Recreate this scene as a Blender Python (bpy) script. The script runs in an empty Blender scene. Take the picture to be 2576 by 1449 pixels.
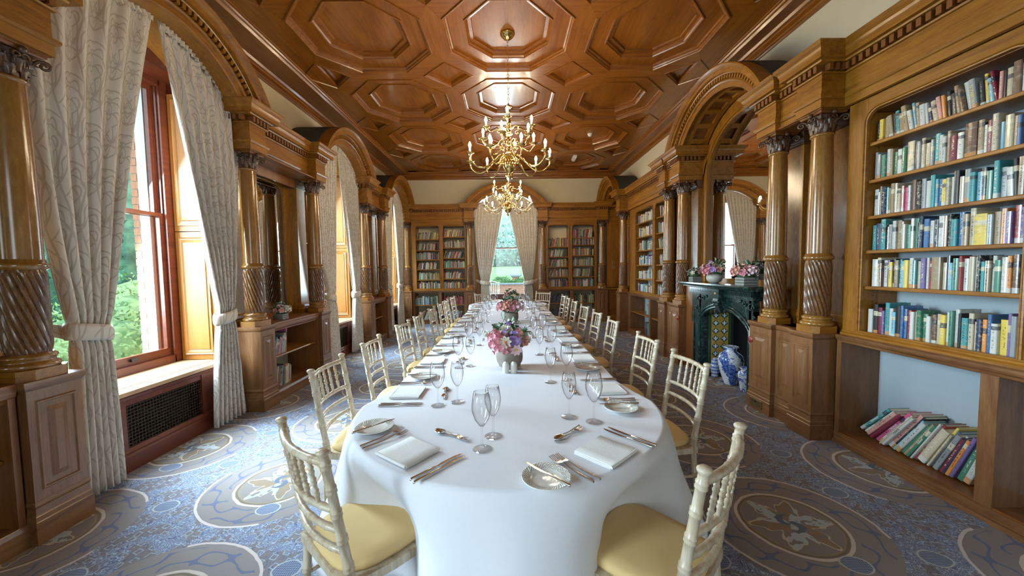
import bpy, bmesh, math, random
from mathutils import Vector, Matrix
import numpy as np
rnd = random.Random(7)
PI = math.pi
scene = bpy.context.scene
COL = scene.collection

# ------------------------------------------------------------------ camera, sky, lights, exposure
def _camera():
    F, PITCH, YAW, ROLL, W, H = 925.8, 0.0551, 0.0095, 0.0141, 2576, 1449
    cp, sp = math.cos(PITCH), math.sin(PITCH)
    fwd = Vector((math.sin(YAW) * cp, math.cos(YAW) * cp, -sp))
    right = Vector((math.cos(YAW), -math.sin(YAW), 0))
    up = right.cross(fwd)
    c, s = math.cos(ROLL), math.sin(ROLL)
    r2, u2 = c * right - s * up, s * right + c * up
    cam = bpy.data.cameras.new('camera')
    cam.sensor_width = 36
    cam.lens = F / W * 36
    cam.clip_start = 0.05
    cam.clip_end = 500
    o = bpy.data.objects.new('camera', cam)
    COL.objects.link(o)
    m = Matrix((r2, u2, -fwd)).transposed().to_4x4()
    m.translation = Vector((0, 0, 1.48))
    o.matrix_world = m
    scene.camera = o
_camera()

scene.view_settings.view_transform = 'Standard'
scene.view_settings.look = 'None'
scene.view_settings.gamma = 1
scene.view_settings.use_curve_mapping = False
scene.view_settings.exposure = -0.02
try:
    scene.cycles.max_bounces = 10
    scene.cycles.diffuse_bounces = 4
    scene.cycles.glossy_bounces = 4
    scene.cycles.transmission_bounces = 10
    scene.cycles.transparent_max_bounces = 12
    scene.cycles.caustics_reflective = False
    scene.cycles.caustics_refractive = False
    scene.cycles.sample_clamp_indirect = 4
except Exception:
    pass

def _world():
    w = bpy.data.worlds.new('sky'); scene.world = w; w.use_nodes = True
    nt = w.node_tree; nt.nodes.clear()
    out = nt.nodes.new('ShaderNodeOutputWorld')
    bg = nt.nodes.new('ShaderNodeBackground')
    tc = nt.nodes.new('ShaderNodeTexCoord')
    sep = nt.nodes.new('ShaderNodeSeparateXYZ')
    ramp = nt.nodes.new('ShaderNodeValToRGB')
    ramp.color_ramp.elements[0].position = 0.0; ramp.color_ramp.elements[0].color = (0.80, 0.93, 1.0, 1)
    ramp.color_ramp.elements[1].position = 0.7; ramp.color_ramp.elements[1].color = (0.55, 0.82, 1.0, 1)
    nt.links.new(tc.outputs['Generated'], sep.inputs[0])
    nt.links.new(sep.outputs['Z'], ramp.inputs[0])
    nt.links.new(ramp.outputs[0], bg.inputs[0])
    bg.inputs[1].default_value = 4.6
    nt.links.new(bg.outputs[0], out.inputs[0])
_world()

def area_light(name, loc, rot, sx, sy, power, color=(1, 1, 1), spread=PI):
    l = bpy.data.lights.new(name, 'AREA'); l.shape = 'RECTANGLE'; l.size = sx; l.size_y = sy
    l.energy = power; l.color = color; l.spread = spread
    o = bpy.data.objects.new(name, l); COL.objects.link(o)
    o.location = loc; o.rotation_euler = rot
    return o
# daylight entering the tall windows of the left wall and the garden end; fill lamps added at unseen openings behind the camera
DAY = (0.66, 0.88, 1.0)
for _y, _p in ((3.0, 370), (6.12, 190), (8.95, 170), (-0.9, 120)):  # the last lamp is added fill at an unseen opening behind the camera
    area_light('window_and_fill_light', (-3.60, _y, 2.0), (0, -PI / 2 + 0.55, 0), 2.3, 1.15, _p, DAY, 2.1)
area_light('garden_window_daylight', (-0.03, 10.62, 2.0), (-PI / 2, 0, 0), 1.3, 2.4, 110, DAY, 2.1)
area_light('rear_fill_light', (0.0, -3.4, 2.1), (PI / 2, 0, 0), 1.6, 2.0, 14, (0.86, 0.94, 1.0))  # added lamp, fills the room with light from behind the camera

# ------------------------------------------------------------------ node materials
class X:
    """tiny expression wrapper round Math nodes"""
    def __init__(s, nt, v): s.nt = nt; s.v = v
    def _op(s, op, *a, clamp=False):
        n = s.nt.nodes.new('ShaderNodeMath'); n.operation = op; n.use_clamp = clamp
        for i, q in enumerate((s,) + a):
            q = q.v if isinstance(q, X) else q
            if isinstance(q, (int, float)): n.inputs[i].default_value = q
            else: s.nt.links.new(q, n.inputs[i])
        return X(s.nt, n.outputs[0])
    def __add__(s, o): return s._op('ADD', o)
    __radd__ = __add__
    def __sub__(s, o): return s._op('SUBTRACT', o)
    def __rsub__(s, o): return (s * -1) + o
    def __mul__(s, o): return s._op('MULTIPLY', o)
    __rmul__ = __mul__
    def __truediv__(s, o): return s._op('DIVIDE', o)
    def gt(s, o): return s._op('GREATER_THAN', o)
    def lt(s, o): return s._op('LESS_THAN', o)
    def abs(s): return s._op('ABSOLUTE')
    def sin(s): return s._op('SINE')
    def rnd(s): return s._op('ROUND')
    def fract(s): return s._op('FRACT')
    def sqrt(s): return s._op('SQRT')
    def atan2(s, o): return s._op('ARCTAN2', o)
    def max(s, o): return s._op('MAXIMUM', o)
    def min(s, o): return s._op('MINIMUM', o)
    def near(s, c, w): return (s - c).abs().lt(w)
    def ss(s, a, b):
        n = s.nt.nodes.new('ShaderNodeMapRange'); n.interpolation_type = 'SMOOTHSTEP'
        s.nt.links.new(s.v, n.inputs[0]); n.inputs[1].default_value = a; n.inputs[2].default_value = b
        return X(s.nt, n.outputs[0])

class Mat:
    def __init__(s, name, rough=0.5, metal=0.0, color=(0.5, 0.5, 0.5), coat=0.0, spec=0.5, **kw):
        m = bpy.data.materials.new(name); m.use_nodes = True
        s.m = m; s.nt = m.node_tree; s.b = s.nt.nodes['Principled BSDF']
        s.b.inputs['Base Color'].default_value = (*color, 1)
        s.b.inputs['Roughness'].default_value = rough
        s.b.inputs['Metallic'].default_value = metal
        s.b.inputs['Coat Weight'].default_value = coat
        s.b.inputs['Coat Roughness'].default_value = 0.12
        s.b.inputs['Specular IOR Level'].default_value = spec
    def node(s, t, **kw):
        n = s.nt.nodes.new(t)
        for k, v in kw.items(): setattr(n, k, v)
        return n
    def coord(s, kind='Object'):
        return s.node('ShaderNodeTexCoord').outputs[kind]
    def sep(s, v):
        n = s.node('ShaderNodeSeparateXYZ'); s.nt.links.new(v, n.inputs[0])
        return [X(s.nt, o) for o in n.outputs]
    def map(s, v, scale=(1, 1, 1), loc=(0, 0, 0)):
        n = s.node('ShaderNodeMapping'); s.nt.links.new(v, n.inputs[0])
        n.inputs['Scale'].default_value = scale; n.inputs['Location'].default_value = loc
        return n.outputs[0]
    def noise(s, v, scale=5, detail=3, rough=0.5, dist=0.0, color=False):
        n = s.node('ShaderNodeTexNoise')
        if v is not None: s.nt.links.new(v, n.inputs['Vector'])
        n.inputs['Scale'].default_value = scale; n.inputs['Detail'].default_value = detail
        n.inputs['Roughness'].default_value = rough; n.inputs['Distortion'].default_value = dist
        return n.outputs['Color'] if color else X(s.nt, n.outputs[0])
    def ramp(s, x, stops):
        n = s.node('ShaderNodeValToRGB'); cr = n.color_ramp
        while len(cr.elements) < len(stops): cr.elements.new(0.5)
        for e, (p, c) in zip(cr.elements, stops): e.position = p; e.color = (*c, 1)
        s.nt.links.new(x.v if isinstance(x, X) else x, n.inputs[0])
        return n.outputs[0]
    def mix(s, f, a, b, mode='MIX'):
        n = s.node('ShaderNodeMix', data_type='RGBA', blend_type=mode)
        for i, q in ((0, f), (6, a), (7, b)):
            q = q.v if isinstance(q, X) else q
            if isinstance(q, (int, float)): n.inputs[i].default_value = q
            elif isinstance(q, tuple): n.inputs[i].default_value = (*q, 1)
            else: s.nt.links.new(q, n.inputs[i])
        return n.outputs[2]
    def set(s, k, v):
        v = v.v if isinstance(v, X) else v
        s.nt.links.new(v, s.b.inputs[k]); return s
    def bump(s, h, strength=0.3, dist=0.01):
        n = s.node('ShaderNodeBump'); n.inputs['Strength'].default_value = strength; n.inputs['Distance'].default_value = dist
        s.nt.links.new(h.v if isinstance(h, X) else h, n.inputs['Height'])
        s.nt.links.new(n.outputs[0], s.b.inputs['Normal']); return s

MT = {}
def wood(name, dark, mid, light, sc, rough=0.34, coat=0.12):
    a = Mat(name, rough=rough, coat=coat)
    v = a.coord()
    g = a.noise(a.map(v, sc), 1.0, 6, 0.6, 1.1)
    f = a.noise(a.map(v, tuple(q * 6 for q in sc)), 1.6, 3, 0.7)
    big = a.noise(v, 1.3, 2)
    k = g * 0.62 + f * 0.38
    c = a.ramp(k, [(0.30, dark), (0.46, mid), (0.66, light)])
    c = a.mix((big - 0.35) * 0.9, c, tuple(q * 0.72 for q in mid), 'MIX')
    a.set('Base Color', c)
    a.set('Roughness', f * 0.25 + (rough - 0.1))
    a.bump(g, 0.06, 0.004)
    MT[name] = a.m
OAK = ((0.110, 0.034, 0.003), (0.255, 0.095, 0.007), (0.400, 0.175, 0.017))
LOW = ((0.075, 0.026, 0.009), (0.175, 0.072, 0.024), (0.270, 0.125, 0.048))
RED = ((0.090, 0.026, 0.006), (0.185, 0.062, 0.013), (0.270, 0.100, 0.024))
PIN = ((0.220, 0.075, 0.010), (0.330, 0.125, 0.018), (0.390, 0.165, 0.030))
CEI = ((0.105, 0.026, 0.003), (0.240, 0.074, 0.006), (0.350, 0.125, 0.012))
for nm, sc in (('x', (1.2, 14, 14)), ('y', (14, 1.2, 14)), ('z', (14, 14, 1.2))):
    wood('oak_' + nm, *OAK, sc)
    wood('brown_oak_' + nm, *RED, sc, rough=0.36)
    wood('low_oak_' + nm, *LOW, sc, rough=0.34, coat=0.15)
    wood('pine_' + nm, *PIN, sc, rough=0.4, coat=0.1)
    wood('ceiling_oak_' + nm, *CEI, sc, rough=0.3, coat=0.35)
wood('mahogany', (0.05, 0.009, 0.004), (0.115, 0.022, 0.009), (0.17, 0.04, 0.015), (14, 1.4, 14), rough=0.3)
wood('column_wood', (0.130, 0.050, 0.008), (0.250, 0.108, 0.019), (0.350, 0.172, 0.038), (6, 6, 1.6), rough=0.2, coat=0.55)
wood('spiral_wood', (0.050, 0.018, 0.005), (0.130, 0.050, 0.012), (0.220, 0.095, 0.025), (9, 9, 2.5), rough=0.26, coat=0.35)
wood('carved_wood', (0.035, 0.014, 0.006), (0.080, 0.034, 0.014), (0.140, 0.062, 0.025), (14, 14, 14), rough=0.35, coat=0.2)
wood('sill_wood', (0.34, 0.20, 0.10), (0.52, 0.33, 0.18), (0.62, 0.44, 0.28), (12, 1.3, 12), rough=0.3, coat=0.2)
wood('garden_teak', (0.45, 0.40, 0.34), (0.60, 0.55, 0.48), (0.70, 0.66, 0.60), (4, 4, 4), rough=0.7, coat=0)

def plain(name, color, rough=0.5, metal=0.0, nz=0.0, nscale=20, bump=0.0, coat=0.0, spec=0.5):
    a = Mat(name, rough=rough, metal=metal, color=color, coat=coat, spec=spec)
    if nz:
        n = a.noise(a.coord(), nscale, 4)
        a.set('Base Color', a.mix(n, tuple(q * (1 - nz) for q in color), tuple(min(1, q * (1 + nz)) for q in color)))
        if bump: a.bump(n, bump, 0.01)
    MT[name] = a.m
    return a
plain('cream_plaster', (0.70, 0.62, 0.46), 0.9, nz=0.04, nscale=3)
plain('vault_felt', (0.035, 0.040, 0.036), 0.8, nz=0.2, nscale=6)
plain('shelf_back', (0.34, 0.39, 0.43), 0.85, nz=0.05, nscale=4)
plain('cream_back', (0.50, 0.46, 0.36), 0.85, nz=0.05, nscale=4)
plain('brass', (0.86, 0.62, 0.22), 0.12, 1.0)
plain('old_brass', (0.45, 0.33, 0.14), 0.35, 1.0)
plain('steel', (0.80, 0.79, 0.77), 0.2, 1.0)
plain('white_linen', (0.74, 0.75, 0.81), 0.85, nz=0.02, nscale=60, bump=0.05)
plain('napkin_linen', (0.76, 0.76, 0.76), 0.9, nz=0.03, nscale=90, bump=0.08)
plain('porcelain', (0.80, 0.79, 0.74), 0.12, coat=0.5)
plain('shaker_glaze', (0.78, 0.77, 0.70), 0.15, coat=0.4)
plain('white_plastic', (0.80, 0.80, 0.78), 0.4)
plain('black_plastic', (0.015, 0.015, 0.015), 0.4)
plain('red_plate', (0.22, 0.02, 0.02), 0.35)
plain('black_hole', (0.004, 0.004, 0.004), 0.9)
plain('seat_fabric', (0.66, 0.46, 0.20), 0.75, nz=0.05, nscale=12)
plain('candle_sleeve', (0.85, 0.83, 0.76), 0.4)
plain('pot_stone', (0.24, 0.205, 0.17), 0.8, nz=0.25, nscale=30)
plain('pot_glaze', (0.46, 0.45, 0.41), 0.35, nz=0.05, nscale=6)
plain('grey_crate', (0.24, 0.25, 0.23), 0.75, nz=0.25, nscale=18)
plain('page_paper', (0.66, 0.58, 0.42), 0.9, nz=0.12, nscale=40)
plain('leaf_green', (0.060, 0.115, 0.055), 0.55, nz=0.4, nscale=25)
plain('leaf_grey', (0.21, 0.29, 0.22), 0.6, nz=0.25, nscale=25)
plain('petal_pink', (0.72, 0.30, 0.36), 0.6, nz=0.22, nscale=30)
plain('petal_peach', (0.78, 0.40, 0.33), 0.6, nz=0.2, nscale=30)
plain('petal_cream', (0.80, 0.76, 0.62), 0.6, nz=0.1, nscale=30)
plain('petal_lilac', (0.42, 0.30, 0.60), 0.6, nz=0.25, nscale=30)
plain('petal_blush', (0.76, 0.56, 0.60), 0.6, nz=0.12, nscale=30)
plain('flower_eye', (0.65, 0.33, 0.03), 0.7, nz=0.3, nscale=60)
plain('white_paint', (0.78, 0.80, 0.80), 0.5)
plain('red_brick', (0.50, 0.24, 0.16), 0.9, nz=0.3, nscale=8, bump=0.2)
plain('mortar', (0.50, 0.46, 0.42), 0.95)
plain('slate_coping', (0.22, 0.27, 0.30), 0.7)
plain('grille_metal', (0.055, 0.032, 0.018), 0.45, 0.6)
plain('chain_brass', (0.75, 0.55, 0.2), 0.25, 1.0)
plain('card_white', (0.8, 0.8, 0.78), 0.6)

def _thin(name, f0, f1, rough=0.0, tint=(1, 1, 1)):
    """thin clear glass: mostly passes the light, reflects more at grazing angles"""
    m = bpy.data.materials.new(name); m.use_nodes = True; nt = m.node_tree; nt.nodes.clear()
    o = nt.nodes.new('ShaderNodeOutputMaterial'); t = nt.nodes.new('ShaderNodeBsdfTransparent'); t.inputs[0].default_value = (*tint, 1)
    g = nt.nodes.new('ShaderNodeBsdfGlossy'); g.inputs['Roughness'].default_value = rough
    lw = nt.nodes.new('ShaderNodeLayerWeight'); lw.inputs[0].default_value = 0.5
    fc = X(nt, lw.outputs['Facing']); f = fc * fc * fc * fc * (f1 - f0) + f0
    if name == 'glassware':   # the rims and edges of a bowl look darker than its face
        dk = fc * fc * fc * fc * -0.55 + 0.99
        cc = nt.nodes.new('ShaderNodeCombineColor')
        for q in range(3): nt.links.new(dk.v, cc.inputs[q])
        nt.links.new(cc.outputs[0], t.inputs[0])
    x = nt.nodes.new('ShaderNodeMixShader')
    nt.links.new(f.v, x.inputs[0]); nt.links.new(t.outputs[0], x.inputs[1]); nt.links.new(g.outputs[0], x.inputs[2])
    nt.links.new(x.outputs[0], o.inputs[0]); MT[name] = m
_thin('window_pane', 0.03, 0.5, 0.01)
_thin('glassware', 0.045, 0.9, 0.02)
def _mirror():
    a = Mat('mirror_glass', rough=0.015, metal=1.0, color=(0.80, 0.82, 0.80)); MT['mirror_glass'] = a.m
_mirror()
def _bulb():
    a = Mat('candle_bulb', rough=0.3, color=(1, 0.95, 0.85))
    a.b.inputs['Emission Color'].default_value = (1.0, 0.80, 0.50, 1)
    a.b.inputs['Emission Strength'].default_value = 310.0
    MT['candle_bulb'] = a.m
_bulb()

def _carpet():
    a = Mat('patterned_carpet', rough=0.95, spec=0.15)
    g = a.node('ShaderNodeNewGeometry').outputs['Position']
    warp = a.noise(a.map(g, (1, 1, 0)), 9, 2, color=True)
    wn = a.node('ShaderNodeVectorMath', operation='MULTIPLY_ADD')
    a.nt.links.new(warp, wn.inputs[0]); wn.inputs[1].default_value = (0.02, 0.02, 0); a.nt.links.new(g, wn.inputs[2])
    x, y, z = a.sep(wn.outputs[0])
    def lattice(ox, oy):
        px = (x - ox) / 1.07; py = (y - oy) / 1.04
        i = px.rnd(); off = (i * 0.5).fract().abs() * 1.0
        fy = py - off; j = fy.rnd()
        return (px - i) * 1.07, (fy - j) * 1.04, i, j
    lx, ly, i, j = lattice(1.60, 2.02)
    r = (lx * lx + ly * ly).sqrt(); th = ly.atan2(lx)
    n1 = a.noise(g, 26, 3); n2 = a.noise(g, 7, 3, 0.5, 1.2); n3 = a.noise(g, 13, 2, 0.5, 2.5)
    base = a.mix(n2.ss(0.42, 0.58), (0.185, 0.160, 0.165), (0.165, 0.185, 0.285))
    # feathery pale strokes between the medallions
    st = (n3 * 46).sin()
    col = a.mix((st.gt(0.62)) * n2.gt(0.46), base, (0.33, 0.41, 0.54))
    col = a.mix((n3 * 30 + 1.5).sin().gt(0.83), col, (0.090, 0.105, 0.190))
    tri = ((lx * 14 + ly * 9).fract() - 0.5).abs() + ((ly * 12 - lx * 7).fract() - 0.5).abs()
    col = a.mix(tri.near(0.34, 0.05) * r.gt(0.47) * n2.lt(0.5), col, (0.28, 0.35, 0.45))
    # band of scrolls
    inb = r.lt(0.455)
    scr = ((th * 5 + r * 38).sin() + (th * 9 - r * 30).sin() * 0.7)
    sc = a.mix(scr.near(0.2, 0.24) * r.gt(0.30) * r.lt(0.43), (0.215, 0.190, 0.190), (0.120, 0.128, 0.215))
    col = a.mix(inb, col, sc)
    arcs = r.near(0.460, 0.0075) * ((th * 2.0 + i * 2.1).sin().gt(-0.55))
    col = a.mix(arcs, col, (0.52, 0.45, 0.45))
    # medallion with leaves
    lf = (th * 6 + r * 9).sin() * 0.055 + (th * 18 + n1 * 3).sin() * 0.018 + 0.165
    med = a.mix((th * 3 + r * 4.5).sin().gt(0), (0.215, 0.155, 0.100), (0.330, 0.370, 0.420))
    med = a.mix(n1.gt(0.56), med, (0.175, 0.16, 0.15))
    med = a.mix((r - lf).abs().lt(0.0075), med, (0.42, 0.36, 0.28))
    med = a.mix(r.gt(lf + 0.0075), med, (0.200, 0.175, 0.175))
    med = a.mix((r * 60 + th * 2.0).sin().gt(0.25) * r.lt(0.075), med, (0.095, 0.115, 0.165))
    col = a.mix(r.lt(0.268), col, med)
    col = a.mix(r.near(0.238, 0.004), col, (0.24, 0.19, 0.12))
    col = a.mix(r.near(0.250, 0.006), col, (0.16, 0.125, 0.085))
    col = a.mix(r.near(0.268, 0.0085), col, (0.50, 0.43, 0.40))
    # little meshed ovals
    for ox, oy in ((1.60 + 0.10, 2.02 - 0.30), (1.60 + 0.52, 2.02 - 0.27), (1.60 + 0.50, 2.02 + 0.27)):
        qx, qy, _, _ = lattice(ox, oy)
        q = (qx * qx * 0.8 + qy * qy * 1.3).sqrt()
        ck = ((qx * 300).sin() * (qy * 300).sin()).abs()
        ov = a.mix(ck.gt(0.22), (0.30, 0.35, 0.45), (0.080, 0.100, 0.180))
        ov = a.mix(q.gt(0.058), ov, (0.38, 0.39, 0.42))
        col = a.mix(q.lt(0.066), col, ov)
    pile = a.noise(g, 420, 2)
    col = a.mix(pile * 0.32, col, (0.08, 0.08, 0.11))
    col = a.mix(1.0, col, (1.28, 1.28, 1.22), 'MULTIPLY')
    a.set('Base Color', col)
    a.bump(pile, 0.5, 0.004)
    MT['patterned_carpet'] = a.m
_carpet()

def _damask():
    a = Mat('damask_curtain', rough=0.85, spec=0.25)
    uv = a.coord('UV')
    wn = a.noise(uv, 3.0, 2)
    u, v, _ = a.sep(uv)
    # ogee lattice of leafy scrolls, one repeat 0.34 m wide and 0.56 m tall
    px = u / 0.34; py = v / 0.56
    i = px.rnd(); py = py + (i * 0.5).fract().abs()
    fx = (px - i) * 2.0            # -1..1
    fy = py.fract() * 2 - 1.0
    ax = fx.abs(); r = (fx * fx + fy * fy * 1.4).sqrt(); th = fy.atan2(ax)
    l1 = (ax - ((fy * 3.1416).sin() * 0.16 + 0.62)).abs().lt(0.045)
    l2 = (r * 17 + th * 2.6).sin()
    l3 = (r - (th * 4.0).sin() * 0.16 - 0.42).abs().lt(0.035)
    l4 = ((fy * 1.2 + 0.7) * (fy * 1.2 + 0.7) + ax * ax * 3.2).sqrt().near(0.34, 0.03)
    l5 = (r - (th * 7.0 + 1.0).sin() * 0.10 - 0.80).abs().lt(0.032)
    l6 = (ax * ax * 9 + (fy - 0.28) * (fy - 0.28) * 4).sqrt().near(0.42, 0.045)
    k = l1.max(l3).max(l4).max(l5).max(l6).max(l2.gt(0.90) * r.gt(0.25))
    blot = (l2.gt(0.1)) * (th * 5.0).sin().gt(0.55) * r.gt(0.5) * r.lt(0.95)
    col = a.mix(blot.max(0.0), (0.72, 0.67, 0.60), (0.62, 0.56, 0.49))
    col = a.mix(k, col, (0.53, 0.465, 0.395))
    fine = a.noise(a.map(uv, (1, 1, 1)), 260, 2)
    a.set('Base Color', a.mix(fine * 0.18, col, (0.4, 0.38, 0.35)))
    a.b.inputs['Sheen Weight'].default_value = 0.2
    MT['damask_curtain'] = a.m
_damask()

def _book():
    a = Mat('book_cover', rough=0.35, coat=0.35)
    oi = a.node('ShaderNodeObjectInfo'); col = oi.outputs['Color']; rd = X(a.nt, oi.outputs['Random'])
    x, y, z = a.sep(a.coord())
    band = z.gt(rd * 0.25 + 0.55) * z.lt(rd * 0.2 + 0.72) * (rd * 7).fract().gt(0.55)
    c = a.mix(band * 0.85, col, a.mix((rd * 13).fract().gt(0.5), (0.65, 0.58, 0.42), (0.03, 0.04, 0.06)))
    foot = z.lt(0.14) * (rd * 11).fract().gt(0.62)
    c = a.mix(foot * 0.8, c, a.mix((rd * 5).fract().gt(0.5), (0.55, 0.24, 0.06), (0.6, 0.6, 0.58)))
    # printed picture or worn cloth patches
    cv = a.node('ShaderNodeCombineXYZ')
    for k, q in enumerate((x * 1.5 + rd * 40, y * 6, z * 9)): a.nt.links.new(q.v, cv.inputs[k])
    pn = a.noise(cv.outputs[0], 1.0, 4)
    c = a.mix((pn - 0.5).max(0) * 3 * (rd * 17).fract().gt(0.55), c, a.mix((rd * 23).fract(), (0.05, 0.12, 0.16), (0.7, 0.6, 0.4)))
    # lines of small print down the spine
    cv2 = a.node('ShaderNodeCombineXYZ')
    for k, q in enumerate((x * 3.0 + rd * 9, rd * 31, z * 42)): a.nt.links.new(q.v, cv2.inputs[k])
    tn = a.noise(cv2.outputs[0], 1.0, 1)
    txt = tn.gt(0.56) * x.near(0.5, 0.16) * z.gt(0.2) * z.lt(0.86) * (y.lt(0.02)) * (rd * 29).fract().gt(0.25)
    c = a.mix(txt * 0.75, c, a.mix((rd * 3).fract().gt(0.45), (0.75, 0.68, 0.5), (0.02, 0.02, 0.03)))
    a.set('Base Color', c)
    a.set('Roughness', (rd * 19).fract() * 0.45 + 0.15)
    MT['book_cover'] = a.m
    b = Mat('far_books', rough=0.5)
    at = b.node('ShaderNodeAttribute', attribute_name='tint')
    n = b.noise(b.map(b.coord(), (60, 60, 25)), 1.0, 3)
    b.set('Base Color', b.mix((n - 0.5).max(0) * 2.2, at.outputs['Color'], (0.6, 0.5, 0.32)))
    MT['far_books'] = b.m
_book()

def _marble():
    a = Mat('green_marble', rough=0.12, coat=0.5)
    v = a.coord()
    n = a.noise(v, 9, 6, 0.65, 2.0); m = a.noise(v, 40, 3)
    c = a.ramp(n * 0.8 + m * 0.2, [(0.35, (0.004, 0.010, 0.009)), (0.52, (0.010, 0.030, 0.028)), (0.68, (0.05, 0.10, 0.09))])
    a.set('Base Color', c); a.bump(m, 0.06, 0.003)
    MT['green_marble'] = a.m
    a = Mat('tile_ochre', rough=0.2, coat=0.4)
    x, y, z = a.sep(a.coord())
    MT['tile_ochre'] = a.m
    a.b.inputs['Base Color'].default_value = (0.36, 0.22, 0.05, 1)
    plain('tile_green', (0.018, 0.060, 0.020), 0.2, nz=0.3, coat=0.3)
    plain('tile_navy', (0.02, 0.03, 0.10), 0.2, coat=0.3)
    plain('tile_white', (0.62, 0.66, 0.74), 0.2, coat=0.3)
    plain('tile_brown', (0.10, 0.035, 0.02), 0.2, coat=0.3)
_marble()

def _china(name, sc, thr, kind):
    a = Mat(name, rough=0.08, coat=0.6)
    v = a.coord(); n = a.noise(v, sc, 4, 0.55, 1.2); m = a.noise(v, sc * 4.5, 3, 0.6, 1.5)
    x, y, z = a.sep(v); th = y.atan2(x)
    k = (n.gt(thr)) * 1.0
    if kind == 'swirl': k = ((th * 3 + z * 11).sin() + (n - 0.5) * 5).gt(0.05) * 1.0
    if kind == 'check': k = ((th * 9 + z * 70).sin() * (th * 9 - z * 70).sin()).gt(-0.12) * 1.0
    c = a.mix(k, (0.74, 0.79, 0.86), a.mix(m.gt(0.5), (0.015, 0.05, 0.30), (0.16, 0.27, 0.60)))
    c = a.mix((1 - k) * m.gt(0.60), c, (0.05, 0.11, 0.42))
    a.set('Base Color', c); MT[name] = a.m
_china('china_swirl', 9, 0.5, 'swirl'); _china('china_trees', 14, 0.52, 'n'); _china('china_check', 20, 0.5, 'check')

def _chairpaint():
    a = Mat('limed_chair_paint', rough=0.35, coat=0.2)
    n = a.noise(a.map(a.coord(), (30, 30, 3)), 1.0, 5, 0.7)
    a.set('Base Color', a.ramp(n, [(0.28, (0.30, 0.185, 0.095)), (0.42, (0.46, 0.355, 0.235)), (0.62, (0.60, 0.52, 0.40))]))
    MT['limed_chair_paint'] = a.m
    plain('chair_groove', (0.30, 0.17, 0.08), 0.5)
_chairpaint()

def _outdoor():
    a = Mat('lawn_grass', rough=0.95)
    n = a.noise(a.node('ShaderNodeNewGeometry').outputs['Position'], 0.5, 5)
    a.set('Base Color', a.mix(n, (0.12, 0.22, 0.06), (0.20, 0.30, 0.12))); MT['lawn_grass'] = a.m
    for nm, c1, c2 in (('bush_leaf', (0.12, 0.24, 0.08), (0.40, 0.52, 0.22)), ('conifer_leaf', (0.03, 0.12, 0.09), (0.12, 0.30, 0.20)),
                       ('far_leaf', (0.20, 0.34, 0.28), (0.42, 0.55, 0.45)), ('box_leaf', (0.03, 0.11, 0.02), (0.12, 0.24, 0.06))):
        a = Mat(nm, rough=0.7)
        n = a.noise(a.coord(), 3.0, 4)
        a.set('Base Color', a.mix(n.ss(0.35, 0.65), c1, c2)); MT[nm] = a.m
    plain('paving', (0.45, 0.42, 0.38), 0.9, nz=0.1, nscale=2)
    plain('bark', (0.08, 0.06, 0.045), 0.9, nz=0.3)
_outdoor()
def _plate():
    a = Mat('embossed_porcelain', rough=0.1, coat=0.6, color=(0.78, 0.765, 0.71))
    x, y, z = a.sep(a.coord()); r = (x * x + y * y).sqrt(); th = y.atan2(x)
    rim = r.gt(0.058) * r.lt(0.083)
    w = ((th * 16).sin() * 0.006 + 0.070 - r).abs()
    h = ((w * 900).sin() * 0.5 + (th * 48 + r * 500).sin() * 0.5) * rim
    a.bump(h, 0.9, 0.003); MT['embossed_porcelain'] = a.m
_plate()

# ------------------------------------------------------------------ helpers
class Frame:
    """wall frame: s runs along the wall, d goes back into the wall, z up"""
    def __init__(s, o, a, n): s.o = Vector(o); s.a = Vector(a); s.n = Vector(n); s.flip = (s.a.x * s.n.y - s.a.y * s.n.x) < 0
    def __call__(s, q, d, z): return s.o + s.a * q + s.n * d + Vector((0, 0, z))
    def rot(s):  # rotation of an object whose +Y looks into the wall
        return math.atan2(-s.n.x, s.n.y)
XL, XR, YE = -2.58, 2.50, 9.77
FL = Frame((XL, 0, 0), (0, 1, 0), (-1, 0, 0))
FR = Frame((XR, 0, 0), (0, 1, 0), (1, 0, 0))
FE = Frame((0, YE, 0), (1, 0, 0), (0, 1, 0))
WORLD = Frame((0, 0, 0), (1, 0, 0), (0, 1, 0))

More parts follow.
